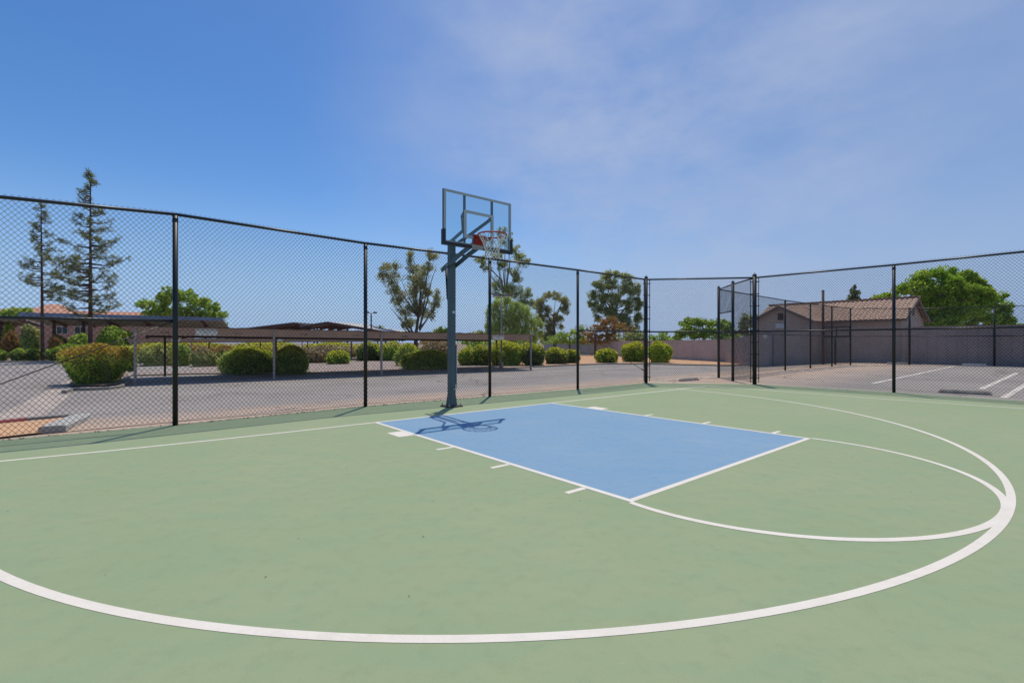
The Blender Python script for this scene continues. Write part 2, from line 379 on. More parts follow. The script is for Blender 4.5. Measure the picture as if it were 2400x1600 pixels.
hz1 = mixc(nt, wr(sp.outputs[2], -.02, .30, .92, 0.), hs.outputs[0], (2.10, 3.25, 5.35))
hz2 = mixc(nt, haze, hz1, (1.95, 2.6, 4.0))
cloudc = mixc(nt, wm('MINIMUM', wm('MULTIPLY', veil, SKYP['veil']), .85), hz2, (2.85, 3.4, 4.65))
nt.links.new(cloudc, bg.inputs[0]); bg.inputs[1].default_value = .15
sl = bpy.data.lights.new('sun', 'SUN'); sl.energy = 3.45; sl.angle = R(.55); sl.color = (1, .925, .79)
so = bpy.data.objects.new('sun', sl); COL.objects.link(so); so.rotation_euler = SUN.to_track_quat('Z', 'Y').to_euler()
cam = bpy.data.cameras.new('camera'); co = bpy.data.objects.new('camera', cam); COL.objects.link(co)
co.location = (0, 0, CAMH); co.rotation_euler = (R(90), 0, 0); cam.sensor_width = 36; cam.lens = F/2400*36; cam.shift_y = (HY-800)/2400
cam.clip_start = .05; cam.clip_end = 3000; SC.camera = co
SC.view_settings.view_transform = 'Standard'; SC.view_settings.look = 'None'; SC.view_settings.exposure = 0; SC.view_settings.gamma = 1
# ------------------------------------------------------------------ ground
def us(u, s): return (P5[0]+EX*u+NX*s, P5[1]+EY*u+NY*s)
mb = MB(); ss = [-1500]+SB+[1500]; vs = []
for s_ in ss:
    for u in (-1500, 1500): x, y = us(u, s_); vs.append((x, y, TS(s_)))
mb.add(vs, [(2*i, 2*i+1, 2*i+3, 2*i+2) for i in range(len(ss)-1)])
tag(mb.build('ground', M['dry']), kind='structure')
drape('parking_asphalt', [us(-75, -40), us(60, -40), us(60, 52), us(-75, 52)], .004, M['asphalt'])
# court
PB = [(-9.45, 3.25), (-7.15, 5.05)] + [tuple(G(*p).xy) for p in ((410.7, 996.3), (856.6, 952.4), (1148, 929), (1354.1, 911.7), (1514.3, 897.2), (1768.5, 900), (2095, 919.5))] + [(10.98, 9.0), (12.8, 6.72), (14.6, 4.45)]
def offs(pts, d):
    out = []
    for i, p in enumerate(pts):
        a = Vector(pts[max(i-1, 0)]); b = Vector(pts[min(i+1, len(pts)-1)]); t = (b-a).normalized(); out.append((p[0]-t.y*d, p[1]+t.x*d))
    return out
edge = offs(PB, .05)
mb = MB(); poly = [(-17, -3)]+edge+[(19, -1), (14, -14), (-12, -14)]
n = len(poly); mb.add([(x, y, 0) for x, y in poly]+[(x, y, -.09) for x, y in poly], [tuple(range(n))[::-1]]+[(i, (i+1) % n, n+(i+1) % n, n+i) for i in range(n)])
o = mb.build('court', M['green']); o['kind'] = 'structure'
# make sure the top face points up
bm = bmesh.new(); bm.from_mesh(o.data); bmesh.ops.recalc_face_normals(bm, faces=bm.faces[:]); bm.to_mesh(o.data); bm.free()
# concrete footing strip outside the left fence
mb = MB(); a = offs(PB[:7], .055); b_ = offs(PB[:7], .165)
for i in range(len(a)-1):
    mb.add([(*a[i], -.006), (*a[i+1], -.006), (*b_[i+1], -.012), (*b_[i], -.012), (*b_[i], -.08), (*b_[i+1], -.08)], [(0, 1, 2, 3), (3, 2, 5, 4)])
tag(mb.build('court_edging', surf('edging', (.50, .43, .35), .9, .3, 4, bmp=.4, fine=25)), kind='structure')
A_, B_, C_, D_ = [G(*p) for p in ((876.5, 990), (1294.9, 943.9), (1902, 1027), (1478.6, 1176.8))]
mb = MB(); mb.add([(p.x, p.y, .0006) for p in (A_, D_, C_, B_)], [(0, 1, 2, 3)]); tag(mb.build('key_paint', M['blue']), kind='structure')
mb = MB(); Z = .0012; LW = .052
bl = [G(*p) for p in ((0, 1080.5), (250, 1056.5), (500, 1031), (700, 1009.5), (876.5, 990), (1294.9, 943.9), (1453, 926.8), (1588, 912.2), (1657, 903.8))]
bl = [bl[0]+(bl[0]-bl[1])*2.5]+bl
band(mb, bl, LW, Z)
sd = [G(*p) for p in ((1657, 903.8), (1800, 914.5), (2055, 933.7), (2400, 957.1))]; sd.append(sd[-1]+(sd[-1]-sd[-2])*2.2)
band(mb, sd, LW, Z+.0002)
def inset(p, q, w):     # lane lines lie inside the outer corners
    return p, q
eu = Vector((EX, EY, 0)); lu = (D_-A_).normalized(); ru = (C_-B_).normalized(); fu = (C_-D_).normalized()
band(mb, [A_+eu*.03, D_+fu*.03+lu*.0], LW, Z+.0003); band(mb, [B_-eu*.03, C_-fu*.03], LW, Z+.0003)
band(mb, [D_+fu*.055-lu*.026, C_-fu*.055-ru*.026], LW, Z+.0003)
Ll = (D_-A_).length; Lr = (C_-B_).length
def tfrac(px, py): return (G(px, py)-A_).dot(lu)/Ll
t1, t2 = tfrac(939, 1010.2), tfrac(965.8, 1019.9)
hs_ = [tfrac(1057.7, 1048), tfrac(1185.2, 1089.3), tfrac(1363.8, 1144.9)]
for side, (P0, u_, L_, sg) in {'l': (A_, lu, Ll, -1), 'r': (B_, ru, Lr, 1)}.items():
    o1 = P0+u_*L_*t1; o2 = P0+u_*L_*t2
    mb.add([(p.x, p.y, Z+.0001) for p in (o1, o2, o2+eu*sg*.21, o1+eu*sg*.21)], [(0, 1, 2, 3) if sg > 0 else (3, 2, 1, 0)])
    for t in hs_:
        c = P0+u_*L_*t; band(mb, [c, c+eu*sg*.21], LW, Z+.0001)
def zpts(ox, oy, s, pts): return [(ox+x/s, oy+y/s) for x, y in pts]
OUT3 = zpts(1800, 900, 3.92, [(0, 135), (420, 198), (900, 285), (1500, 455), (1800, 590), (2050, 740), (2150, 810), (2240, 900), (2290, 1000), (2300, 1060), (2285, 1150), (2200, 1300)])+zpts(1200, 1200, 1.96, [(2270, 75), (2130, 165), (1900, 275), (1600, 378), (1200, 472), (900, 525), (600, 561), (300, 585), (0, 597)])+zpts(0, 1200, 3.92, [(2352, 1122), (1880, 1070), (1300, 990), (900, 912), (500, 808), (200, 710), (0, 648)])+[(1588, 911)]*2
FTO = [(1478.6, 1179), (1904, 1026)]*2+zpts(1300, 900, 3.92, [(1000, 1190), (1400, 1300), (1800, 1370), (2352, 1410)])+zpts(1800, 900, 3.92, [(400, 1420), (900, 1438), (1400, 1425), (1900, 1370), (900, 572), (1400, 685), (1800, 805), (2200, 1020)])
def arcfit(px, order):
    q = np.array([[G(*p).x, G(*p).y] for p in px]); Mx = np.c_[2*q, np.ones(len(q))]; c = np.linalg.lstsq(Mx, (q**2).sum(1), rcond=None)[0][:2]
    d = q-c; th = np.arctan2(d[:, 1], d[:, 0]); r = np.hypot(*d.T)
    wgt = 1/q[:, 1]**1.0
    def basis(t): return np.stack([np.ones_like(t)]+[f(k*t) for k in range(1, order+1) for f in (np.cos, np.sin)], -1)
    Bm = basis(th)*wgt[:, None]; reg = np.eye(Bm.shape[1])*1e-4; reg[0, 0] = 0
    co_ = np.linalg.solve(Bm.T@Bm+reg, Bm.T@(r*wgt)); return c, th, (lambda t: basis(np.atleast_1d(t))@co_)
def arcband(c, rf, t0, t1, n, z):
    ts = np.linspace(t0, t1, n); r = rf(ts); vs = []; 
    for t, rr in zip(ts, r):
        vs += [(c[0]+rr*math.cos(t), c[1]+rr*math.sin(t), z), (c[0]+(rr-LW)*math.cos(t), c[1]+(rr-LW)*math.sin(t), z)]
    mb.add(vs, [(2*i, 2*i+2, 2*i+3, 2*i+1) for i in range(n-1)])
c3, th3, rf3 = arcfit(OUT3, 3)
ta = math.atan2(G(1588, 911).y-c3[1], G(1588, 911).x-c3[0])
arcband(c3, rf3, ta, float(th3.min())-.28 if th3.min() > -2.9 else -2.85, 160, Z+.0005)
cf, thf, rff = arcfit(FTO, 2)
tb = math.atan2(C_.y-cf[1], C_.x-cf[0]); td = math.atan2(D_.y-cf[1], D_.x-cf[0])
arcband(cf, rff, tb, td if td < tb else td-2*math.pi, 90, Z+.0007)
o = mb.build('court_lines', M['paint']); o['kind'] = 'structure'
bm = bmesh.new(); bm.from_mesh(o.data)
for f in bm.faces:
    f.normal_update()
    if f.normal.z < 0: f.normal_flip()
bm.to_mesh(o.data); bm.free()
# hairline cracks of the slab
# ------------------------------------------------------------------ fences
PITCH = .073; PX = .062; KX = PX/PITCH
def chain(mb, a, b, z0, z1, r=.0022):
    a = Vector((a[0], a[1], 0)); b = Vector((b[0], b[1], 0)); d = b-a; Ln = d.length; d.normalize(); nrm = Vector((-d.y, d.x, 0))
    z0 = round(z0/(PITCH/2))*PITCH/2; z1 = round(z1/(PITCH/2))*PITCH/2; H = z1-z0
    W_ = H*KX
    for fam in (1, -1):
        k0, k1 = (-int(W_/PX)-1, int(Ln/PX)+1) if fam > 0 else (0, int((Ln+W_)/PX)+1)
        for k in range(k0, k1+1):
            x0 = k*PX        # position at z0; x = x0 + fam*h*KX
            if fam > 0: lo = max(0, -x0/KX); hi = min(H, (Ln-x0)/KX)
            else: lo = max(0, (x0-Ln)/KX); hi = min(H, x0/KX)
            if hi-lo < .01: continue
            pA = a+d*(x0+fam*lo*KX)+Vector((0, 0, z0+lo))+nrm*(.003*fam); pB = a+d*(x0+fam*hi*KX)+Vector((0, 0, z0+hi))+nrm*(.003*fam)
            ax = (pB-pA).normalized(); s1 = nrm*r; s2 = ax.cross(nrm)*r
            mb.add([pA+s1, pA+s2, pA-s1, pA-s2, pB+s1, pB+s2, pB-s1, pB-s2], [(0, 1, 5, 4), (1, 2, 6, 5), (2, 3, 7, 6), (3, 0, 4, 7)])
HF = 3.05
def post(root, p, r, h=HF, cap=True, z0=-.05, name='post'):
    mb = MB(); mb.tube([(p[0], p[1], z0), (p[0], p[1], h)], r, 14)
    if cap: mb.lathe((p[0], p[1], h), [(0, r*1.12), (.015, r*1.12), (.035, r*.7), (.045, r*.3), (.06, r*.35), (.075, r*.12)], 12)
    else:
        mb.lathe((p[0], p[1], h-.10), [(0, r*1.1), (.06, r*1.08), (.075, r*.6)], 12)
    return mb.build(name, M['black'], root, True)
def rail(root, a, b, z, r, name):
    mb = MB(); zz = z if isinstance(z, (tuple, list)) else (z, z)
    a = Vector((a[0], a[1], zz[0])); b = Vector((b[0], b[1], zz[1])); mb.tube([a, a.lerp(b, .5), b], r, 10)
    return mb.build(name, M['rail'], root, True)
def rod(root, a, b, name='truss_rod', r=.007):
    mb = MB(); mb.tube([a, b], r, 6); m = Vector(a).lerp(Vector(b), .92); mb.tube([m, Vector(a).lerp(Vector(b), .96)], r*2.2, 8); return mb.build(name, M['rail'], root, True)
def tension(root, p, q, z0, z1, r):
    d = (Vector(q)-Vector(p)).normalized(); c = Vector(p)+d*(r+.055); mb = MB(); mb.bar((c.x, c.y, z0), (c.x, c.y, z1), .012, .02)
    k = 9
    for i in range(k):
        z = z0+.12+(z1-z0-.24)*i/(k-1); mb.bar((p[0], p[1], z), (c.x+d.x*.02, c.y+d.y*.02, z), .03 if i else .03, .022)
    return mb.build('tension_bar', M['black'], root)
def meshpart(root, segs, name='chain_mesh'):
    mb = MB()
    for a, b, z0, z1 in segs: chain(mb, a, b, z0, z1)
    return mb.build(name, M['wire'], root)
Ps = [Vector((*p, 0)) for p in PB]     # indices: 0,1 off-frame; 2..5 line posts; 6 corner; 7 corner; 8 ; 9..11
MR = 1.51
# left run
f1 = empty('chain_link_fence', Ps[2], 'tall black chain link fence running behind the basketball hoop to the left frame edge', 'fence', 'chain link fences')
HL = [2.79, 2.92]+[HF]*5
for i in range(0, 6): post(f1, Ps[i], .034, HL[i]-.02, False)
post(f1, Ps[6], .047, HF+.06)
for i in range(6): rail(f1, Ps[i], Ps[i+1], (HL[i], HL[i+1]), .022, 'top_rail')
rail(f1, Ps[0], Ps[1], MR, .021, 'mid_rail'); rail(f1, Ps[1], Ps[2], (MR-.01, MR), .021, 'mid_rail'); rail(f1, Ps[5], Ps[6], MR, .02, 'mid_rail')
rod(f1, (Ps[2].x, Ps[2].y, MR), (Ps[1].x, Ps[1].y, .15)); rod(f1, (Ps[5].x, Ps[5].y, MR), (Ps[6].x, Ps[6].y, .33))
dn = Vector((.6245, -.781, 0))*.03
for i in range(6):
    mb = MB(); chain(mb, Ps[i]+dn*-1.3, Ps[i+1]+dn*-1.3, .02, HF+.045); L_ = (Ps[i+1]-Ps[i]).length; d_ = (Ps[i+1]-Ps[i])/L_
    def hz_(v): t = min(1, max(0, (Vector(v)-Ps[i]).dot(d_)/L_)); return (v[0], v[1], v[2]*(HL[i]+(HL[i+1]-HL[i])*t)/HF)
    mb.v = [hz_(v) for v in mb.v]; mb.build('chain_mesh', M['wire'], f1)
tension(f1, Ps[6].xy, Ps[5].xy, .05, HF, .047)
# bottom tension wire and ties
mb = MB()
for i in range(6): mb.tube([Ps[i]+Vector((0, 0, .05)), Ps[i].lerp(Ps[i+1], .5)+Vector((0, 0, .035)), Ps[i+1]+Vector((0, 0, .05))], .004, 5)
mb.build('bottom_wire', M['black'], f1)
for i in range(6):
    mb = MB(); L_ = (Ps[i+1]-Ps[i]).length; d_ = (Ps[i+1]-Ps[i]).normalized()
    for k in range(1, int(L_/.6)):
        c = Ps[i]+d_*(k*.6+.1*math.sin(k*7+i)); c.z = (HL[i]+(HL[i+1]-HL[i])*min(1, k*.6/L_))-HF; mb.tube([c+Vector((0, 0, HF+.024))+dn*.8, c+Vector((0, 0, HF+.026)), c+Vector((0, 0, HF))-dn*.9, c+Vector((0, 0, HF-.035))-dn*.5], .003, 4); mb.build('wire_tie', M['zinc'], f1); mb = MB()

# right run with the corner panel
f2 = empty('chain_link_fence', Ps[7], 'tall black chain link fence across the far corner and along the right of the court', 'fence', 'chain link fences')
post(f2, Ps[7], .055, HF+.07)
for i in range(8, 12): post(f2, Ps[i], .034, HF-.02, False)
rail(f2, Ps[6], Ps[7], HF, .022, 'top_rail'); rail(f2, Ps[6], Ps[7], MR, .021, 'mid_rail')
for i in range(7, 11):
    rail(f2, Ps[i], Ps[i+1], HF, .022, 'top_rail'); rail(f2, Ps[i], Ps[i+1], MR, .021, 'mid_rail')
meshpart(f2, [(Ps[6], Ps[7], .02, HF+.045)])
for i in range(7, 11): meshpart(f2, [(Ps[i], Ps[i+1], .02, HF+.045)])
tension(f2, Ps[6].xy, Ps[7].xy, .05, HF, .047); tension(f2, Ps[7].xy, Ps[6].xy, .05, HF, .055); tension(f2, Ps[7].xy, Ps[8].xy, .05, HF, .055)
rod(f2, (Ps[10].x, Ps[10].y, MR), (Ps[11].x, Ps[11].y, .1))
# gate passage behind the corner post
Pa = G(1717.6, 890.3); Pb = G(1684.4, 882.7); Pa.x, Pa.y = (Ps[7].x+.08, 15.02); Pb = Vector(((1684.4-CX)/F*16.5, 16.5, 0)); Pa = Vector(((1717.6-CX)/F*15.05, 15.05, 0))
f3 = empty('gate_fence', Pa, 'narrow black chain link screen with an open doorway behind the right corner post', 'fence', 'chain link fences')
post(f3, Pa, .045, HF+.06); post(f3, Pb, .045, HF+.06)
rail(f3, Ps[7], Pa, HF, .021, 'top_rail'); rail(f3, Pa, Pb, HF, .021, 'top_rail'); rail(f3, Pa, Pb, 2.2, .02, 'door_header'); rail(f3, Ps[7], Pa, MR, .02, 'mid_rail')
meshpart(f3, [(Ps[7], Pa, .02, HF)]); meshpart(f3, [(Pa, Pb, 2.2, HF)])
# far court fence
FAR = [Pb]+[at(px, py, Y) for px, py, Y in ((1840.3, 701.2, 20.8), (1899.4, 709.5, 22.6), (1949.7, 716, 24.3), (1993.4, 720.2, 25.6), (2131.6, 720.7, 25.9), (2330.6, 715.6, 24.6), (2480, 708, 22.6))]
f4 = empty('chain_link_fence', (FAR[5].x, FAR[5].y, 0), 'distant black chain link fence standing in front of the tiled roof building', 'fence', 'chain link fences')
for i, p in enumerate(FAR[1:]): post(f4, (p.x, p.y), .05 if i == 4 else .038, HF+.02, i == 4, T(p.x, p.y)-.05)
for i in range(len(FAR)-1):
    rail(f4, FAR[i], FAR[i+1], HF, .02, 'top_rail')
    if i != 3 : rail(f4, FAR[i], FAR[i+1], 1.53, .018, 'mid_rail')
    mb = MB(); chain(mb, FAR[i], FAR[i+1], .0, HF, .0022); mb.build('chain_mesh', M['wire'], f4)
# ------------------------------------------------------------------ basketball hoop
MID = (A_+B_)/2; e = Vector((EX, EY, 0)); nin = Vector((.6245, -.781, 0)); up = Vector((0, 0, 1))
def H(s, t, z): return MID+e*s+nin*t+up*z
hoop = empty('basketball_hoop', H(0, -.8, 0), 'grey steel basketball hoop with clear backboard standing behind the blue key', 'basketball hoop')
mb = MB(); hw = .060; PT = -.8
prof = [(0, 1.35), (.03, 1.35), (.22, 1.0), (3.08, 1.0)]
vs = []
for z, k in prof:
    for i, j in ((-1, -.8), (-.8, -1), (.8, -1), (1, -.8), (1, .8), (.8, 1), (-.8, 1), (-1, .8)): vs.append(H(i*hw*k, PT+j*hw*k, z+.02))
nP = 8; mb.add(vs, [(i*nP+j, i*nP+(j+1) % nP, (i+1)*nP+(j+1) % nP, (i+1)*nP+j) for i in range(len(prof)-1) for j in range(nP)]+[tuple((len(prof)-1)*nP+j for j in range(nP))])
po = mb.build('pole', M['steel'], hoop)
mb = MB(); mb.bar(H(hw+.012, PT+.02, .42), H(hw+.012, PT+.02, 1.15), .02, .05, up=e); mb.build('crank_channel', M['darkpad'], hoop)
mb = MB(); mb.tube([H(hw+.03, PT+.03, 1.1), H(hw+.03, PT+.03, .36), H(hw+.03, PT+.03, .34), H(-.02, PT+.10, .335), H(.11, PT+.07, .345)], .008, 6); mb.build('crank_handle', M['zinc'], hoop)
mb = MB(); mb.box(H(0, PT, .012), (.31, .31, .02), (EX, EY)); pl = mb.build('base_plate', M['rust'], hoop)
for i in (-1, 1):
    for j in (-1, 1):
        mb = MB(); c = H(i*.125, PT+j*.125, .02); mb.lathe(c, [(0, .02), (.02, .02), (.021, .009), (.055, .009)], 6); mb.build('anchor_bolt', M['zinc'], pl)
mb = MB(); c = H(-.0, PT-hw-.003, 1.76)
mb.box(H(.012, PT+hw+.003, 1.76), (.06, .004, .045), (EX, EY)); mb.build('label_sticker', M['sticker'], hoop)
# board
BT = .13; SBc = -.02; zb0, zb1 = 2.82, 3.70; hwid = .70
def bpoly(pts, th, t0, mat, name, parent):
    mb = MB()
    for s0, s1, z0, z1 in pts: mb.add([H(s, t, z) for t in (t0, t0+th) for s, z in ((s0, z0), (s1, z0), (s1, z1), (s0, z1))], [(0, 3, 2, 1), (4, 5, 6, 7), (0, 1, 5, 4), (1, 2, 6, 5), (2, 3, 7, 6), (3, 0, 4, 7)])
    return mb.build(name, mat, parent)
s0, s1 = SBc-hwid, SBc+hwid
board = bpoly([(s0+.012, s1-.012, zb0+.012, zb1-.012)], .008, BT-.004, M['glass'], 'backboard', hoop)
fw = .028
bpoly([(s0, s0+fw, zb0, zb1), (s1-fw, s1, zb0, zb1), (s0+fw, s1-fw, zb0, zb0+fw), (s0+fw, s1-fw, zb1-fw, zb1)], .03, BT-.036, M['steel'], 'board_frame', board)
q = .045
bpoly([(s0+.002, s0+q, zb0+.002, zb1-.002), (s1-q, s1-.002, zb0+.002, zb1-.002), (s0+q, s1-q, zb0+.002, zb0+q), (s0+q, s1-q, zb1-q, zb1-.002)], .003, BT+.0045, surf('board_stripe', (.42, .44, .42), .6, .06), 'border_stripe', board)
sc0, sc1 = SBc-.285, SBc+.285
bpoly([(sc0-.022, sc0+.028, 2.95, 3.42), (sc1-.028, sc1+.022, 2.95, 3.42), (sc0+.028, sc1-.028, 3.37, 3.42), (sc0+.028, sc1-.028, 2.95, 3.0)], .003, BT+.0045, surf('target_stripe', (.46, .48, .46), .6, .06), 'target_square', board)
for c_ in (sc0, sc1): bpoly([(c_-.018, c_+.018, zb0+fw, zb1-fw)], .028, BT-.034, M['steel'], 'back_channel', board)
pw = .05
bpoly([(s0-.02, s0+.028, zb0-.03, zb0+.22), (s1-.028, s1+.02, zb0-.03, zb0+.22), (s0+.028, SBc-.16, zb0-.03, zb0+.022), (SBc+.10, s1-.028, zb0-.03, zb0+.022)], .065, BT-.04, M['darkpad'], 'edge_pad', board)
bpoly([(SBc-.16, SBc+.10, zb0-.028, zb0+.012)], .05, BT-.045, M['alum'], 'bottom_bracket', board)
# arms
def barpath(name, pts, w, h, parent=hoop, mat=M['steel']):
    mb = MB()
    for a, b in zip(pts[:-1], pts[1:]):
        a = Vector(a); b = Vector(b); d = (b-a).normalized()*.012; mb.bar(a-d, b+d, w, h)
    return mb.build(name, mat, parent)
barpath('upper_arm', [H(-.075, PT, 3.03), H(-.09, -.28, 3.17), H(-.285, .00, 3.33), H(-.295, .10, 3.40)], .03, .05)
barpath('upper_arm', [H(.075, PT, 3.03), H(.075, -.25, 3.14), H(.255, .02, 3.34), H(.265, .10, 3.39)], .03, .05)
for s_ in (-.082, .082):
    barpath('lower_arm', [H(s_, -1.02, 2.57), H(s_, -.66, 2.68), H(s_, -.32, 2.79), H(s_, .10, 2.90)], .022, .085)
for t_, z_ in ((PT, 3.03), (PT, 2.635), (-1.0, 2.58)): mb = MB(); mb.tube([H(-.12, t_, z_), H(.12, t_, z_)], .014, 8); mb.build('pivot_bolt', M['zinc'], hoop, True)
bpoly([(SBc-.10, SBc+.10, 2.86, 3.04)], .06, .065, M['steel'], 'mount_bracket', hoop)
mb = MB(); mb.tube([H(0, -.985, 2.57), H(0, -.93, 2.02)], .027, 12); mb.tube([H(0, -.93, 2.02), H(0, -.925, 1.93)], .014, 8); mb.tube([H(0, -.94, 2.0), H(0, PT-hw, 2.06)], .012, 8)
mb.build('lift_cylinder', M['darkpad'], hoop, True)
text_mesh('lettering', 'IRONCLAD', .048, H(.095, -.10, 2.85), (e*0+nin*.42+up*.11), (up*.42-nin*.11), M['white'], hoop, .001)
# rim
RC = H(SBc, BT+.385, 2.975); rr = .2286
mb = MB(); pts = [RC+e*math.cos(t)*(rr+.008)+nin*math.sin(t)*(rr+.008) for t in [2*math.pi*i/40 for i in range(40)]]
mb.tube(pts, .0125, 8, closed=True); rim = mb.build('rim', M['red'], hoop, True)
mb = MB()
mb.box(H(SBc, BT+.02, 2.945), (.24, .028, .17), (EX, EY)); mb.bar(H(SBc-.09, BT+.03, 2.93), H(SBc-.09, BT+.20, 2.955), .012, .05); mb.bar(H(SBc+.09, BT+.03, 2.93), H(SBc+.09, BT+.20, 2.955), .012, .05)
mb.add([H(SBc-.12, BT+.03, 2.962), H(SBc+.12, BT+.03, 2.962), H(SBc+.19, BT+.26, 2.966), H(SBc+.10, BT+.175, 2.966), H(SBc-.10, BT+.175, 2.966), H(SBc-.19, BT+.26, 2.966)], [(0, 1, 2, 3, 4, 5)])
mb.add([H(SBc-.12, BT+.034, 3.02), H(SBc-.10, BT+.034, 2.86), H(SBc-.10, BT+.12, 2.93), H(SBc-.10, BT+.16, 2.96)], [(0, 1, 2, 3)])
mb.build('rim_bracket', M['red'], rim)
mb = MB()    # net
nn = 13; rows = [(0, .225), (-.09, .178), (-.15, .148), (-.205, .130), (-.255, .120), (-.30, .115), (-.345, .118), (-.385, .12)]
for k in range(nn):
    for sg in (1, -1):
        p = []
        for i, (dz, r_) in enumerate(rows):
            t = 2*math.pi*(k+sg*i*.5)/nn; j = .006*math.sin(k*5.3+i*2.1+sg)
            p.append(RC+e*math.cos(t)*(r_+j)+nin*math.sin(t)*(r_+j)+up*(dz+.4*j))
        mb.tube(p, .0058, 5)
    t = 2*math.pi*k/nn; c = RC+e*math.cos(t)*rr+nin*math.sin(t)*rr
    mb.tube([c+up*.0, c-up*.018+ (e*math.cos(t)+nin*math.sin(t))*-.004], .006, 5)
mb.build('net', M['netw'], hoop)
# ------------------------------------------------------------------ left roads, beds, kerbs
def P(*l): return [Gt(*p) for p in l]
drape('gutter_concrete', P((-260, 1085), (0, 971), (143, 900), (165, 889), (162, 912), (128, 926), (168, 924), (97, 978), (0, 992), (-260, 1015)), .008, surf('gutter', (.52, .44, .38), .9, .15, 1.5, bmp=.3, fine=40))
drape('dirt_bed', P((-330, 1026), (0, 996), (166, 979), (106, 1017), (0, 1029), (-330, 1062)), .03, M['dirt'])
curb('concrete_curb', P((-330, 1018), (-60, 999), (60, 986), (168, 977.5)), .07, .07, M['concrete'], 'thin concrete edge between the gutter and the orange dirt bed at the left frame edge')
curb('concrete_block_curb', P((122, 1015), (150, 1001), (176, 990), (190, 981)), .28, .10, surf('pale_concrete', (.50, .49, .46), .9, .12, 3, bmp=.3, fine=40), 'chunky pale concrete kerb end at the corner of the orange dirt bed')
curb('red_curb', P((-60, 1000), (0, 994.5), (60, 987.5)), .05, .085, M['redcurb'], 'faded red kerb edge at the far left next to the dirt bed', 'curb')
drape('island_bed', P((160, 907), (250, 906), (286, 903), (300, 884), (300, 872), (180, 872)), .06, M['dry'])
curb('concrete_curb', P((150, 922), (168, 916), (210, 915), (255, 913), (284, 909), (296, 898), (303, 880)), .13, .11, M['concrete'], 'concrete kerb wrapping the island under the big red-tipped hedge')
drape('stone_bed', P((255, 881), (450, 876), (780, 873), (1150, 866), (1245, 860), (1245, 853), (1040, 846), (880, 846), (700, 848), (560, 853), (450, 860), (452, 870), (255, 873)), .02, M['gravel'])
curb('stone_edging', P((262, 883), (450, 877.5), (780, 874.5), (1130, 868), (1240, 862)), .16, .08, surf('edging_stone', (.50, .40, .29), .9, .4, 6, bmp=.6, fine=14), 'pale rough stone edging along the bed behind the tan carport')
drape('far_bed', P((120, 849), (320, 848), (700, 846), (1040, 845), (1040, 838), (600, 838), (0, 840), (-100, 848)), .012, M['dry'])
curb('concrete_curb', P((-100, 850), (0, 849.2), (150, 848.2), (300, 848)), .2, .12, M['concrete'], 'straight grey kerb beyond the left road below the dark hedges')
drape('planting_bed', P((1150, 859), (1260, 858), (1400, 853), (1515, 852), (1610, 854), (1700, 856), (1790, 853), (1860, 850), (1700, 845), (1515, 838), (1380, 832), (1240, 834), (1100, 840)), .03, M['dirt'])
curb('concrete_curb', P((1250, 861), (1330, 857), (1420, 854), (1515, 853.3), (1610, 856), (1700, 858), (1790, 855)), .14, .10, M['concrete'], 'grey kerb in front of the orange bed with clipped lime bushes')
curb('red_curb', P((1800, 851), (1858, 849.5)), .16, .12, M['redcurb'], 'short red painted kerb at the foot of the tiled roof building')
drape('asphalt_seam', [tuple(v) for v in (lambda s: s[0]+s[1][::-1])(strip(P((1180, 876), (1300, 870), (1417, 864), (1555, 857.5)), .16))], .010, M['lot'])
# parking lines
for i, (a, b) in enumerate((((1823, 875), (2068, 853.8)), ((2045, 899), (2239, 857.5)), ((2300, 912), (2384, 874)), ((2352, 933), (2440, 880)), ((1540, 893), (1700, 881)))):
    q = P(a, b); s_ = strip(q, .125); drape('parking_line', [tuple(v) for v in s_[0]+s_[1][::-1]], .009, M['lot'])
def wstop(a, b, mat, label, w=.15, h=.12):
    a = Gt(*a); b = Gt(*b); d = (b-a); Ln = d.length; d.normalize(); n_ = Vector((-d.y, d.x, 0)); mb = MB(); vs = []
    for p, k in ((a, 0), (a+d*.05, 1), (b-d*.05, 1), (b, 0)):
        hh = h if k else h*.55
        for o_, z in ((-w/2, 0), (-w/2, hh*.45), (-w*.28, hh), (w*.28, hh), (w/2, hh*.45), (w/2, 0)): vs.append((p.x+n_.x*o_, p.y+n_.y*o_, a.z+.004+z))
    mb.add(vs, [(i*6+j, i*6+j+1, (i+1)*6+j+1, (i+1)*6+j) for i in range(3) for j in range(5)]+[tuple(range(6)), tuple(range(18, 24))[::-1]])
    return tag(mb.build('wheel_stop', mat), label, 'wheel stop', 'concrete wheel stops in the parking lot')
wstop((2199, 919.5), (2325, 926), M['stopdark'], 'dark shaded wheel stop close behind the right court fence', .16, .085)
wstop((1594, 893.5), (1635, 890.5), M['stopdark'], 'small dark wheel stop behind the far corner fence panel', .14, .08)
wstop((2079, 853.5), (2130, 854.5), M['stop'], 'pale wheel stop below the tiled roof building')
wstop((2254, 857), (2313, 858.5), M['stop'], 'pale wheel stop in front of the block wall under the big green tree')
mb = MB(); MID_ = (A_+B_)/2
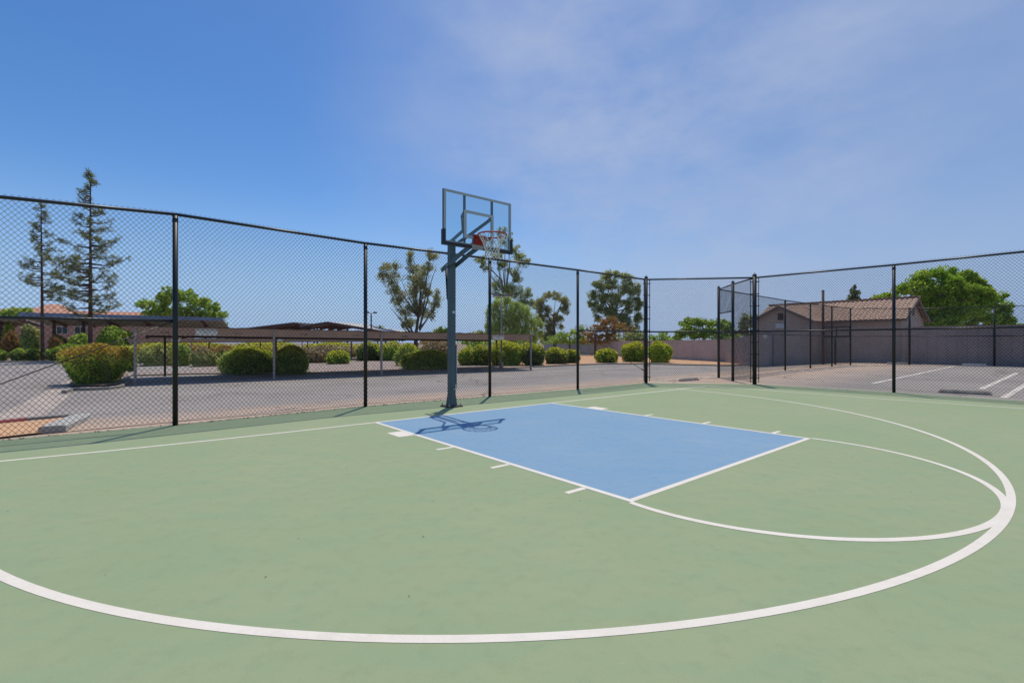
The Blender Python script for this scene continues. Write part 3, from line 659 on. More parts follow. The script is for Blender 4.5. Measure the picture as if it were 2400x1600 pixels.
for i in range(1500):      # leaf litter along the fence foot
    k = random.choice([1, 1, 2, 2, 3, 3, 4, 5, 7, 8, 9]); t = random.random()
    if k in (1, 4, 5) and random.random() < .5: continue
    a = Ps[k]; b = Ps[k+1]; p = a.lerp(b, t); d = (b-a).normalized(); n_ = Vector((-d.y, d.x, 0)); off = random.gauss(.03, .03) if k < 6 else random.gauss(.18, .12)
    c = p+n_*off; z = .004 if off < .045 else (-.004 if off < .16 and k < 6 else T(c.x, c.y)+.012); an = random.random()*6.3; s_ = random.uniform(.008, .026)
    mb.add([(c.x+math.cos(an+j*1.57)*s_*(1 if j % 2 else .5), c.y+math.sin(an+j*1.57)*s_*(1 if j % 2 else .5), z+random.random()*.012) for j in range(4)], [(0, 1, 2, 3)])
for i in range(90):
    c = Vector((random.uniform(-7, 9), random.uniform(2.2, 12), 0)); an = random.random()*6.3; s_ = random.uniform(.004, .011)
    if (c-MID_).dot(Vector((NX, NY, 0))) > .8: continue
    mb.add([(c.x+math.cos(an+j*1.57)*s_*(1 if j % 2 else .4), c.y+math.sin(an+j*1.57)*s_*(1 if j % 2 else .4), .003+random.random()*.004) for j in range(4)], [(0, 1, 2, 3)])
tag(mb.build('leaf_litter', M['litter']), 'dry brown leaf litter gathered along the foot of the fence', 'leaf litter', kind='stuff')
# ------------------------------------------------------------------ carports
def carport(a, b, za, zb, fh, depth, nposts, label, postfr, texts=(), group='tan parking carports', back=True):
    a = Vector(a); b = Vector(b); d = Vector((b.x-a.x, b.y-a.y, 0)); Ln = d.length; d.normalize(); n_ = Vector((-d.y, d.x, 0))
    root = empty('carport', a, label, 'carport', group)
    def top(t): return za+(zb-za)*t
    A0 = Vector((a.x, a.y, 0)); B0 = Vector((b.x, b.y, 0))
    mb = MB(); mb.bar(A0+up*(za-fh/2), B0+up*(zb-fh/2), .06, fh); mb.build('front_fascia', M['tan'], root)
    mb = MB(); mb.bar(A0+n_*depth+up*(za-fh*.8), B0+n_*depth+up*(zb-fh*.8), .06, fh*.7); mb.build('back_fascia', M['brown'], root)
    # corrugated roof deck
    mb = MB(); k = max(20, int(Ln/.3)); vs = []
    for i in range(k+1):
        t = -.012+i/k*1.03; c = A0+d*(t*Ln); z = top(t)+.02+(.03 if i % 2 else 0)
        vs += [c-n_*.10+up*z, c+n_*(depth+.1)+up*(z-.18)]
    mb.add(vs, [(2*i, 2*i+2, 2*i+3, 2*i+1) for i in range(k)]); vs2 = [v-up*.012 for v in vs]; mb.add(vs2, [(2*i+1, 2*i+3, 2*i+2, 2*i) for i in range(k)])
    mb.build('roof_deck', M['sheet'], root)
    for t in postfr:
        mb = MB(); c = A0+d*(t*Ln)-n_*.0; z0 = T(c.x, c.y); mb.box((c.x-n_.x*.07, c.y-n_.y*.07, (z0-.1+top(t)-.05)/2), (.09, .09, top(t)-.05-z0+.1), (d.x, d.y)); mb.build('post', M['tanpost'], root)
        if back:
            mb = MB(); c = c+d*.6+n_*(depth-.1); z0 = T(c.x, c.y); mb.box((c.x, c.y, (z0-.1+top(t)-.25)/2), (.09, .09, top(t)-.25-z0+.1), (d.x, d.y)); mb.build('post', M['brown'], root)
    for i in range(int(Ln/3)):
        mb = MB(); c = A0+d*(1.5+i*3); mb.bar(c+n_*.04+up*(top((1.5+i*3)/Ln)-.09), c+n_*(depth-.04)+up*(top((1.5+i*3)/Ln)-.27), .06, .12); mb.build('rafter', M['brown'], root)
    fn = -n_
    for t, txt, kind in texts:
        c = A0+d*(t*Ln)+up*(top(t)-fh*.52)+fn*.034
        if kind == 'n': text_mesh('space_number', txt, fh*.42, c-up*fh*.12, d, up, M['ink'], root)
        else:
            mb = MB(); mb.box(c+fn*.006, (fh*2.3, .012, fh*.8), (d.x, d.y)); sg = mb.build('sign', M['sign'], root)
            if txt: text_mesh('lettering', txt, fh*.27, c+fn*.013+up*fh*.10, d, up, M['ink'], sg)
    return root
ca = Gt(311.7, 902); cb = Gt(1245, 866.5)
zA = CAMH+(HY-765)*ca.y/F; zB = CAMH+(HY-784.8)*cb.y/F
def frac(px, a, b):
    k = (px-CX)/F; dx, dy = b.x-a.x, b.y-a.y; return (k*a.y-a.x)/(dx-k*dy)
carport(ca, cb, zA, zB, .34, 5.2, 4, 'long tan flat roofed carport running behind the left fence, nearest to the court',
        [.004, frac(641.8, ca, cb), frac(893, ca, cb), .996],
        [(frac(388, ca, cb), 'C-16', 'n'), (frac(560, ca, cb), 'C-17', 'n'), (frac(711, ca, cb), 'C-18', 'n'), (frac(833, ca, cb), 'C-19', 'n'), (frac(948, ca, cb), 'C-20', 'n'), (frac(1045, ca, cb), 'C-21', 'n'),
         (frac(484.5, ca, cb), 'TENANT PARKING\nONLY', 's'), (frac(1167, ca, cb), 'TENANT PARKING\nONLY', 's')])
a2 = at(300, 794, 38); b2 = at(928, 793.5, 47); 
def gz(v): return Vector((v.x, v.y, T(v.x, v.y)))
carport(gz(a2), gz(b2), a2.z, b2.z, .27, 5., 6, 'second tan carport seen low below the roof of the nearest one',
        [.01, .2, .4, .6, .8, .99], [(frac(412, a2, b2), '', 's'), (frac(654, a2, b2), '', 's'), (frac(869, a2, b2), '', 's')])
# solar canopies at the left
def canopy(pa, pb, Ya, Yb, za_off, dep, label, posts, bl=0):
    A = at(pa[0], pa[1], Ya); B = at(pb[0], pb[1], Yb); d = Vector((B.x-A.x, B.y-A.y, 0)).normalized(); n_ = Vector((-d.y, d.x, 0))
    root = empty('solar_canopy', (A.x, A.y, T(A.x, A.y)), label, 'canopy', 'metal parking canopies')
    drop = za_off
    vs = [A, B, B+n_*dep-up*drop, A+n_*dep-up*drop]; vs = vs+[v+up*.10 for v in vs]
    mb = MB(); mb.add(vs, [(0, 1, 2, 3), (4, 7, 6, 5), (0, 4, 5, 1), (1, 5, 6, 2), (2, 6, 7, 3), (3, 7, 4, 0)]); mb.build('deck', M['sheet'], root)
    mb = MB(); mb.bar(A-n_*.04+up*.0, B-n_*.04+up*.0, .05, .42); mb.build('front_gutter', M['solar'], root)
    Ln = (B-A).length
    for i in range(6):
        mb = MB(); o_ = n_*(dep*(i+.6)/6.2)-up*(drop*(i+.6)/6.2+.07); mb.bar(A+o_, B+o_, .08, .12); mb.build('purlin', M['under'], root)
    for t in posts:
        c = A.lerp(B, t); mb = MB(); q_ = c+n_*dep*.45-up*drop*.45; z0 = T(q_.x, q_.y)
        mb.bar((q_.x, q_.y, z0-.1), (q_.x, q_.y, q_.z-.15), .30, .30); mb.build('post', M['maroon'], root)
        mb = MB(); mb.bar(c+n_*.15-up*.22, c+n_*(dep-.15)-up*(drop+.12), .16, .26); mb.build('cross_beam', M['maroon'], root)
canopy((44, 736), (522, 748), 52, 60, 1.0, 6.5, 'long metal canopy with a blue front gutter on maroon posts, below the orange roof', [.10, .24, .37, .56, .88])
canopy((-160, 741), (46, 745), 56, 59, .8, 6, 'metal solar canopy cut by the left edge of the photo', [.3, .62, .98])
# gabled canopies in the distance
def gable(pl, pk, pr, Y, dep, label, Y2=None):
    Lp = at(*pl, Y); K = at(*pk, Y+1); Rp = at(*pr, Y2 or Y); root = empty('gable_canopy', (K.x, K.y, T(K.x, K.y)), label, 'canopy', 'distant gabled canopies')
    v = Vector((.25, 1, 0)).normalized()*dep
    for a, b, m in ((Lp, K, 1), (K, Rp, 1)):
        vs = [a, b, b+v, a+v]; vs += [p+up*.14 for p in vs]; mb = MB(); mb.add(vs, [(0, 1, 2, 3), (4, 7, 6, 5), (0, 4, 5, 1), (1, 5, 6, 2), (2, 6, 7, 3), (3, 7, 4, 0)]); mb.build('roof_slope', M['sheet'], root)
        mb = MB(); mb.bar(a-up*.1, b-up*.1, .12, .3); mb.build('edge_beam', M['maroon'], root)
        for i in range(4):
            o_ = v*((i+1)/4.5)-up*.22; mb = MB(); mb.bar(a+o_, b+o_, .12, .3); mb.build('rafter', M['maroon'], root)
    for p in (Lp.lerp(K, .3), K, K.lerp(Rp, .7)):
        q_ = p+v*.5; mb = MB(); mb.bar((q_.x, q_.y, T(q_.x, q_.y)-.1), (q_.x, q_.y, p.z-.3), .2, .2); mb.build('post', M['maroon'], root)
gable((530, 776), (688, 757), (700, 758), 66, 9, 'low pitched distant canopy with dark underside rising to the right, left of the other one', 68)
gable((703, 765), (768, 755.5), (905, 778), 62, 9, 'distant canopy with a pointed gable and dark maroon underside above the tan carport', 70)
# ------------------------------------------------------------------ lamps and poles
def lamp(px, ytop, base, Y, hw_, mat, label, heads=2, r=.06):
    z0 = T((px-CX)/F*Y, Y); x = (px-CX)/F*Y; zt = CAMH+(HY-ytop)/F*Y; root = empty('street_lamp', (x, Y, z0), label, 'street lamp', 'parking lot lamps')
    mb = MB(); mb.tube([(x, Y, z0-.1), (x, Y, zt)], r, 10); mb.build('pole', mat, root, True)
    mb = MB(); mb.lathe((x, Y, z0), [(0, r*2.6), (.35, r*2.6), (.4, r*1.2)], 12); mb.build('footing', M['concrete'], root)
    k = [-1, 1] if heads == 2 else [0]
    for s_ in k:
        mb = MB(); c = Vector((x+s_*hw_*.6, Y+.1*s_, zt+.02)); mb.box(c, (hw_*.62, .34, .14), (.98, .2)); mb.box(c+up*.09, (hw_*.5, .26, .05), (.98, .2)); h_ = mb.build('lamp_head', mat, root)
        mb = MB(); mb.box(c-up*.078, (hw_*.5, .26, .012), (.98, .2)); mb.build('lens', M['sticker'], h_)
lamp(1175, 693, 0, Gt(1175, 861).y, .58, M['lamp'], 'grey two headed parking lamp standing in front of the willow', 2, .055)
lamp(870, 733, 0, 62, .8, M['lampbrown'], 'small distant brown lamp just right of the second fence post', 2, .09)
p = Gt(1395, 839.5); root = empty('wooden_post', p, 'dark square timber post standing in front of the grey block wall', 'post')
mb = MB(); mb.box((p.x, p.y, p.z+1.25), (.2, .2, 2.5)); mb.build('shaft', M['brown'], root); mb = MB(); mb.lathe((p.x, p.y, p.z+2.5), [(0, .17), (.05, .17), (.2, .03)], 4); mb.build('cap', M['brown'], root)
c = at(1929, 682, 27.2); root = empty('metal_pole', (c.x, c.y, T(c.x, c.y)), 'thin dark metal pole rising above the tiled roof', 'pole')
mb = MB(); mb.tube([(c.x, c.y, T(c.x, c.y)-.1), (c.x, c.y, c.z)], .07, 10); mb.build('shaft', M['maroon'], root, True); mb = MB(); mb.lathe((c.x, c.y, c.z), [(0, .08), (.03, .08), (.05, .03)], 10); mb.build('cap', M['black'], root)
# far backboard frame in front of the building
fa, fb = at(1931, 767, 27), at(1992, 762, 25.6); d_ = (Vector((fb.x-fa.x, fb.y-fa.y, 0))).normalized()
root = empty('backboard_frame', (fa.x, fa.y, T(fa.x, fa.y)), 'thin dark rectangular frame on a post in front of the building wall', 'frame')
zt, zl = fa.z, CAMH+(HY-789)/F*27
mb = MB(); mb.bar((fa.x, fa.y, zt), (fb.x, fb.y, zt), .04, .06); mb.bar((fa.x, fa.y, zl), (fb.x, fb.y, zl), .04, .08); mb.bar((fa.x, fa.y, zl), (fa.x, fa.y, zt), .05, .05); mb.bar((fb.x, fb.y, zl), (fb.x, fb.y, zt), .05, .05); m_ = fa.lerp(fb, .5); mb.bar((m_.x, m_.y, zl), (m_.x, m_.y, zt), .04, .04); mb.build('frame', M['black'], root)
mb = MB(); mb.tube([(m_.x, m_.y+.1, T(m_.x, m_.y)-.1), (m_.x, m_.y+.1, zl)], .05, 8); mb.build('post', M['black'], root, True)
# ------------------------------------------------------------------ walls
def wall(a, b, h0, h1, th, mat, label, name='block_wall'):
    a = Vector(a); b = Vector(b); root = empty(name, a, label, 'wall', 'block walls')
    mb = MB(); d = Vector((b.x-a.x, b.y-a.y, 0)).normalized(); n_ = Vector((-d.y, d.x, 0))*th/2
    vs = [(p+n_*s_).to_tuple()[:2]+(z,) for p, zt in ((a, h0), (b, h1)) for s_, z in ((-1, T(p.x, p.y)-.2), (1, T(p.x, p.y)-.2), (1, zt), (-1, zt))]
    mb.add(vs, [(0, 1, 2, 3), (7, 6, 5, 4), (0, 3, 7, 4), (1, 5, 6, 2), (3, 2, 6, 7)]); mb.build('wall_face', mat, root)
    mb = MB(); mb.bar((a.x, a.y, h0+.025), (b.x, b.y, h1+.025), th+.06, .05); mb.build('coping', mat, root); return root
w1 = Gt(1700, 848.7); w0 = Gt(1515, 838.5); w00 = w0+(w0-w1)*2.6; w00.z = T(w00.x, w00.y)
wall(w0, w1, CAMH+(HY-799.5)/F*w0.y, CAMH+(HY-796.4)/F*w1.y, .2, M['block'], 'grey block wall behind the clipped bushes and the fence corner')
wall(w00, w0, CAMH+(HY-801)/F*w0.y, CAMH+(HY-799.5)/F*w0.y, .2, M['block'], 'long low grey block wall continuing behind the hedges and carports')
# building frame: front face along n direction
F2 = Vector((22.86, 27.7, 0)); nd = Vector((.6245, -.781, 0)); 
wr0 = F2+nd*.2; wr1 = F2+nd*16
wall(w1, Vector((17.0, 31.0, 0)) , CAMH+(HY-796.4)/F*w1.y, 1.75, .2, M['block'], 'short grey block wall joining the tiled roof building behind the gate posts')
wall(wr0, wr1, 2.05, 2.05, .2, M['blockr'], 'tall ribbed brown block wall at the right under the big green tree')
# ------------------------------------------------------------------ service building
bd = empty('service_building', F2, 'low grey brown stucco building with pinkish barrel tile roof behind the far fence', 'building')
def W(q, w, z): return F2-nd*q+e*w+up*z      # q along the face to the left, w deep
EV, RG = 2.66, 3.93
mb = MB(); g0 = -.4
def prism(mb, q0, q1, w0, w1, ev, rg, wm):
    vs = [W(q, w_, z) for q in (q0, q1) for w_, z in ((w0, g0), (w1, g0), (w1, ev), (wm, rg), (w0, ev))]
    mb.add(vs, [(0, 1, 2, 3, 4), (9, 8, 7, 6, 5), (0, 4, 9, 5), (1, 6, 7, 2), (2, 7, 8, 3), (3, 8, 9, 4)])
prism(mb, 0, 8.2, 0, 5.6, EV, RG-.12, 2.8)
q0, q1 = 4.0, 7.4; qm = (q0+q1)/2
vs = [W(q, w_, z) for w_ in (-2.3, 2.2) for q, z in ((q0, g0), (q1, g0), (q1, 2.6), (qm, 3.52), (q0, 2.6))]
mb.add(vs, [(0, 1, 2, 3, 4), (9, 8, 7, 6, 5), (0, 4, 9, 5), (1, 6, 7, 2), (2, 7, 8, 3), (3, 8, 9, 4)]); mb.build('wall', M['bldg'], bd)
def tiles(name, o_, ud, vd, nu, nv, pu, pv, mat, parent, clip=None):
    """barrel tile field: u along the eave, v up the slope"""
    ud = Vector(ud).normalized(); vd = Vector(vd).normalized(); nn_ = ud.cross(vd).normalized()
    if nn_.z < 0: nn_ = -nn_
    mb = MB(); K = 6
    for j in range(nv):
        for half in (0, 1):
            pass
        vs = []; 
        for i in range(nu*K+1):
            u = i/K*pu; ph = (i % K)/K; prof_ = abs(math.sin(math.pi*ph))**.7*.055
            for v_, lift in ((j*pv, .028), ((j+1)*pv, .0)): vs.append(Vector(o_)+ud*u+vd*v_+nn_*(prof_+lift))
            vs.append(Vector(o_)+ud*u+vd*(j*pv)+nn_*(prof_-.02))
        fs = []
        for i in range(nu*K):
            cc = (vs[3*i]+vs[3*i+4])/2
            if clip and not clip(cc): continue
            fs.append((3*i, 3*i+3, 3*i+4, 3*i+1)); fs.append((3*i+2, 3*i+5, 3*i+3, 3*i))
        mb.add(vs, fs)
    return mb.build(name, mat, parent)
ovh = .35; sl_ = (e*2.8+up*(RG-EV)); slen = sl_.length; sd_ = sl_.normalized()
o_ = W(-.3, 0, EV+.03)-sd_*ovh
def clipmain(c):
    q = -(c-F2).dot(nd); w_ = (c-F2).dot(e)
    if q0-.3 < q < q1+.3:
        zr = 3.56-abs(q-qm)*(3.52-2.6)/((q1-q0)/2)
        if c.z < zr-.02: return False
    return True
tiles('roof', o_, -nd, sd_, int(8.9/.26), int((slen+ovh)/.33)+1, .26, .33, M['tile'], bd, clipmain)
sb = (-e*2.8+up*(RG-EV)).normalized(); tiles('roof', W(-.3, 5.6, EV+.03)-sb*ovh, -nd, sb, int(8.9/.26), int((slen+ovh)/.33)+1, .26, .33, M['tile'], bd)
gs = (-nd*((q1-q0)/2)+up*(3.52-2.6)); gl_ = gs.length; gd = gs.normalized()
def clipw(c):
    w_ = (c-F2).dot(e)
    if w_ > -.35:
        zm = EV+.06+(w_)*(RG-EV)/2.8
        if c.z < zm-.03 : return False
    return True
tiles('roof', W(q0, -2.65, 2.63)-gd*.3, e, gd, int(4.6/.26), int((gl_+.3)/.33)+1, .26, .33, M['tile'], bd, clipw)
gs2 = (nd*((q1-q0)/2)+up*(3.52-2.6)).normalized(); tiles('roof', W(q1, -2.65, 2.63)-gs2*.3, e, gs2, int(4.6/.26), int((gl_+.3)/.33)+1, .26, .33, M['tile'], bd, clipw)
mb = MB()
mb.bar(W(q0-.3, -2.62, 2.46), W(qm, -2.62, 3.49), .05, .17); mb.bar(W(q1+.3, -2.62, 2.46), W(qm, -2.62, 3.49), .05, .17); mb.bar(W(-.28, -.3, 2.50), W(-.28, 2.8, RG-.07), .05, .16); mb.bar(W(-.28, 5.9, 2.50), W(-.28, 2.8, RG-.07), .05, .16)
mb.bar(W(-.25, -.28, 2.52), W(q0, -.28, 2.52), .05, .14); mb.build('fascia', surf('fascia_brown', (.24, .17, .14), .8, .15), bd)
mb = MB(); mb.tube([W(-.35, 2.8, RG+.06), W(8.4, 2.8, RG+.06)], .09, 8); mb.tube([W(qm, -2.65, 3.56), W(qm, 1.2, 3.56)], .08, 8); mb.build('ridge_tile', M['tile'], bd, True)
mb = MB()
for i in range(5): mb.bar(W(qm-.15, -2.34, 2.70+i*.08), W(qm+.15, -2.34, 2.70+i*.08), .04, .03)
mb.box(W(qm, -2.31, 2.87), (.34, .03, .44), (nd.x, nd.y)); mb.build('gable_vent', M['brown'], bd)
mb = MB()
for i in range(5): mb.bar(W(-.03, 2.6, 2.9+i*.09), W(-.03, 3.0, 2.9+i*.09), .05, .035)
mb.build('gable_vent', M['brown'], bd)
mb = MB(); mb.box(W(qm+.05, -2.33, 2.28), (.5, .03, .30), (nd.x, nd.y)); mb.build('sign', surf('white_sign', (.72, .75, .8), .6, .05), bd)
mb = MB(); mb.box(W(q1-1.35, -2.32, .85), (1.0, .05, 2.05), (nd.x, nd.y)); dr = mb.build('door', surf('door_grey', (.46, .36, .31), .6, .1), bd)
mb = MB(); mb.tube([W(q1-1.75, -2.34, .85), W(q1-1.75, -2.40, .85), W(q1-1.65, -2.42, .85)], .015, 6); mb.build('handle', M['zinc'], dr)
mb = MB(); c = W(q1-.78, -2.30, 1.6); mb.tube([c, c-e*.12], .14, 14); mb.build('wall_lamp', M['sign'], bd)
# ------------------------------------------------------------------ apartment building, left
Yb = 74; ba, bb = at(-260, 720, Yb-6), at(420, 745, Yb+8); d = Vector((bb.x-ba.x, bb.y-ba.y, 0)); Ln = d.length; d.normalize(); n_ = Vector((-d.y, d.x, 0))
ap = empty('apartment_building', (ba.x, ba.y, -.5), 'pink stucco apartment building with an orange tiled hip roof beyond the pines at left', 'building')
B0 = Vector((ba.x, ba.y, 0))
def Wb(u, v, z): return B0+d*u+n_*v+up*z
ez, rz, dp = 5.2, 6.5, 12
mb = MB(); mb.add([Wb(u, v, z) for u in (0, Ln) for v, z in ((0, -.8), (dp, -.8), (dp, ez), (0, ez))], [(0, 1, 2, 3), (7, 6, 5, 4), (0, 3, 7, 4), (1, 5, 6, 2)]); mb.build('wall', M['stucco'], ap)
sd1 = (n_*6+up*(rz-ez)); L1 = sd1.length; tiles('roof', Wb(-.5, -.6, ez-.12), d, sd1, int((Ln+1)/.6), int((L1+.6)/.6)+1, .6, .6, M['tilefar'], ap)
mb = MB(); mb.add([Wb(0, 12.6, ez-.1), Wb(Ln, 12.6, ez-.1), Wb(Ln, 5.8, rz), Wb(0, 5.8, rz)], [(0, 1, 2, 3)]); mb.build('roof', M['tilefar'], ap)
# raised hip
pc = at(90, 707, Yb); hc = B0+d*((pc-B0).dot(d)); u0 = (pc-B0).dot(d)
mb = MB(); hz = pc.z; mb.add([Wb(u0-3.6, .8, ez+.4), Wb(u0+3.6, .8, ez+.4), Wb(u0+3.6, 8, ez+.4), Wb(u0-3.6, 8, ez+.4), Wb(u0-.8, 4.4, hz), Wb(u0+.8, 4.4, hz)], [(0, 1, 5, 4), (1, 2, 5), (2, 3, 4, 5), (3, 0, 4)]); mb.build('hip_roof', M['tilefar'], ap)
for px0, px1 in ((134, 158), (176, 201)):
    k0 = (at((px0+px1)/2, 773, Yb)); u = None
    a_ = (px0-CX)/F; b__ = (px1-CX)/F
    def uu(k): return (k*B0.y-B0.x)/(d.x-k*d.y)
    ua, ub = uu(a_), uu(b__); yy = (B0+d*ua).y; z1, z0 = CAMH+(HY-766)/F*yy, CAMH+(HY-781)/F*yy
    mb = MB(); t_ = .12
    for s_ in ((ua-t_, ub+t_, z1, z1+t_), (ua-t_, ub+t_, z0-t_, z0), (ua-t_, ua, z0, z1), (ub, ub+t_, z0, z1), ((ua+ub)/2-.04, (ua+ub)/2+.04, z0, z1)):
        mb.add([Wb(u_, v_, z_) for v_ in (-.08, .0) for u_, z_ in ((s_[0], s_[2]), (s_[1], s_[2]), (s_[1], s_[3]), (s_[0], s_[3]))], [(0, 1, 2, 3), (7, 6, 5, 4), (0, 4, 5, 1), (1, 5, 6, 2), (2, 6, 7, 3), (3, 7, 4, 0)])
    fr = mb.build('window', M['trim'], ap)
    mb = MB(); mb.add([Wb(ua, -.03, z0), Wb(ub, -.03, z0), Wb(ub, -.03, z1), Wb(ua, -.03, z1)], [(0, 1, 2, 3)]); mb.build('pane', M['glassdark'], fr)
# ------------------------------------------------------------------ vegetation
def ell_points(n, shell=.55, rng=RNG):
    d = rng.normal(size=(n, 3)); d /= np.linalg.norm(d, axis=1)[:, None]; r = (shell+(1-shell)*rng.random(n))**(1/1.5); return d*r[:, None]
def bush(x0, x1, yt, yb, mat, label, boxy=2.6, taper=.85, name='bush', group='clipped bushes in the beds', dens=1., top=None, topfrac=.2, Y=None, depth=None, rough=.09, lsz=None, droop=0):
    p = Gt((x0+x1)/2, yb) if Y is None else Vector((((x0+x1)/2-CX)/F*Y, Y, 0))
    if Y is not None: p.z = T(p.x, p.y)
    Y_ = p.y; k = Y_/F; rx = (x1-x0)/2*k; H_ = max((yb-yt)*k, .25) if Y is None else CAMH+(HY-yt)*k-p.z; ry = (depth or min(rx, 1.6)); Y_ += 0
    kx = p.x/Y_; nm = math.sqrt(1+kx*kx); DX, DY = kx/nm, 1/nm; LX, LY = 1/nm, -kx/nm
    p = Vector((p.x+DX*ry, Y_+DY*ry, 0)); p.z = T(p.x, p.y)
    rx *= (1+ry*DY/Y_)/nm
    ls = lsz or max(.045, .0034*Y_)
    area = 2*math.pi*((rx*ry)**.5)*H_*1.6+math.pi*rx*ry; n = int(min(14000, area/(ls*ls)*1.9*dens)); n = max(n, 350)
    d = RNG.normal(size=(n, 3)); d[:, 2] = np.abs(d[:, 2])*1.0-.35*RNG.random(n)
    d /= (np.abs(d)**boxy).sum(1)[:, None]**(1/boxy)
    # map z from -1..1 to height
    ang = RNG.random(4)*6.28; th = np.arctan2(d[:, 1], d[:, 0])
    lump = 1+rough*(np.sin(3*th+ang[0])+np.sin(5*th+ang[1]+d[:, 2]*3)+.7*np.sin(9*th+ang[2]+d[:, 2]*6))
    rad = (.84+.22*RNG.random(n)**1.2+.10*(RNG.random(n) > .95))*lump
    z = (d[:, 2]+.3)/1.3; z = np.clip(z, 0, 1)
    tp = taper+(1-taper)*np.clip(z*1.3, 0, 1)
    u_, v_ = d[:, 0]*rx*rad*tp, d[:, 1]*ry*rad*tp
    c = np.stack([p.x+LX*u_+DX*v_, p.y+LY*u_+DY*v_, p.z+H_*(.03+.97*z*(.90+.15*RNG.random(n)+rough*.6*np.sin(4*d[:, 0]+ang[3])))], 1)
    v = leaves(c, ls, 1.25, droop)
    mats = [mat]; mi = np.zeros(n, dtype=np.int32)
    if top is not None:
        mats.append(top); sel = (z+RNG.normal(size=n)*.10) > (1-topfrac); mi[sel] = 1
    # inner volume; on hedges a darker colour stands in for shade between leaves
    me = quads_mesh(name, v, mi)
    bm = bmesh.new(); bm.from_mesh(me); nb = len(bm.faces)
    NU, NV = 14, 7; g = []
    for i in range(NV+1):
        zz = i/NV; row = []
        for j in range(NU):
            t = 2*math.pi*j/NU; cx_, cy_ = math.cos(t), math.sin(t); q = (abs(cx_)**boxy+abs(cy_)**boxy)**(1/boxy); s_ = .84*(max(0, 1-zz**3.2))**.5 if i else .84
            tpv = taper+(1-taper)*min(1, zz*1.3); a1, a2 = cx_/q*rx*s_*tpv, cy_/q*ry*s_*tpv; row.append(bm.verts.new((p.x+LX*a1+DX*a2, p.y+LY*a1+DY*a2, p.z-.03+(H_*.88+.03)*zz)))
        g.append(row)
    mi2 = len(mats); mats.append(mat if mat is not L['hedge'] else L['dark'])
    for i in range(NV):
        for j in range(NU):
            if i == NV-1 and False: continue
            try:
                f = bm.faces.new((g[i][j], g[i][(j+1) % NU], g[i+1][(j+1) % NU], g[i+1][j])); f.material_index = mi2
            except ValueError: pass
    bm.to_mesh(me); bm.free()
    o = link(name, me, mats); return tag(o, label, 'bush', group)
HB = 'clipped bushes in the beds'
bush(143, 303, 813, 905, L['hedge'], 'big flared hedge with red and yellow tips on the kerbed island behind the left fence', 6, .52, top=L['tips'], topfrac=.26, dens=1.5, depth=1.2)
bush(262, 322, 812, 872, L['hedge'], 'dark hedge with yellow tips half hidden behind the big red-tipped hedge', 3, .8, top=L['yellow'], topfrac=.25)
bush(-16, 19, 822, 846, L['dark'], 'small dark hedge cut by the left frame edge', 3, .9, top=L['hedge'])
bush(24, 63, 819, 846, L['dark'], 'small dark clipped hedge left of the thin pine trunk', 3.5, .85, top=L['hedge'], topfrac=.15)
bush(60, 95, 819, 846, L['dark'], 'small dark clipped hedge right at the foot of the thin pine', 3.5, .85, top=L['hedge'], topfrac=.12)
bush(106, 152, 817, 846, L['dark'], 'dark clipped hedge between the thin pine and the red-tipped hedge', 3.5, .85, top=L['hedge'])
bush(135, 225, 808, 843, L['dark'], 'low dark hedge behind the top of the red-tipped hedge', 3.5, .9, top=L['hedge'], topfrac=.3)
bush(2, 46, 778, 838, L['pink'], 'orange leaved shrub under the canopy at the far left', 2.2, .8)
bush(44, 98, 762, 836, L['olive'], 'grey green shrub under the left solar canopy', 2.2, .8, Y=56)
bush(48, 92, 787, 838, L['sage'], 'yellow green shrub below the grey green one at far left', 2.2, .8)
bush(2, 40, 757, 830, L['syc'], 'bright green small tree foliage under the left canopy edge', 2.2, .8, Y=60)
bush(112, 162, 786, 838, L['pink'], 'pinkish flowering shrub in front of the pink building wall', 2.2, .8)
bush(160, 216, 782, 838, L['syc'], 'yellow green shrub below the second window of the pink building', 2.2, .8)
bush(226, 320, 766, 836, L['syc'], 'tall green shrub mass right of the thick pine trunk', 2.2, .85, Y=54, dens=1.2)
bush(250, 315, 799, 836, L['sage'], 'pale rounded shrub behind the carport end post', 2.4, .85)
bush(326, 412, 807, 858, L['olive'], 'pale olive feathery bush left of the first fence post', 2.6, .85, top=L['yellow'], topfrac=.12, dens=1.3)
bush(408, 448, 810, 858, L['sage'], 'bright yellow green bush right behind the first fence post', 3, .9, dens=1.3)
bush(446, 506, 817, 860, L['olive'], 'dark olive straggly bush right of the first fence post', 2.4, .85, top=L['twig'])
bush(496, 565, 814, 858, L['eucg'], 'olive bush with brownish top behind the big green mound bush', 2.4, .85, top=L['pink'])
bush(516, 655, 818, 878, L['sage'], 'large rounded green bush left of the carport middle post', 2.8, .9, dens=1.5, depth=1.5, top=L['lime'], topfrac=.16)  # lime top leaves put the sunlit crown into the colour
bush(640, 724, 815, 878, L['sage'], 'large rounded green bush right of the carport middle post', 2.8, .9, dens=1.5, top=L['lime'], topfrac=.16, depth=1.3)  # sunlit crown painted with lime leaves, as on its neighbour
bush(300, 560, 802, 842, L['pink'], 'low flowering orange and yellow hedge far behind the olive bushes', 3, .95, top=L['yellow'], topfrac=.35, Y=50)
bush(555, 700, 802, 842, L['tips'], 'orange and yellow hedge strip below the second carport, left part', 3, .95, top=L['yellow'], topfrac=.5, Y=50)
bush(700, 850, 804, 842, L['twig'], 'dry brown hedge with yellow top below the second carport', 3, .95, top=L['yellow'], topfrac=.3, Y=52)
bush(690, 800, 812, 851, L['twig'], 'dry brown low bush right of the big green bush', 2.3, .9)
bush(764, 820, 821, 854, L['hedge'], 'small rounded green bush with yellow tips left of the second fence post', 2.3, .85, top=L['lime'], topfrac=.3)
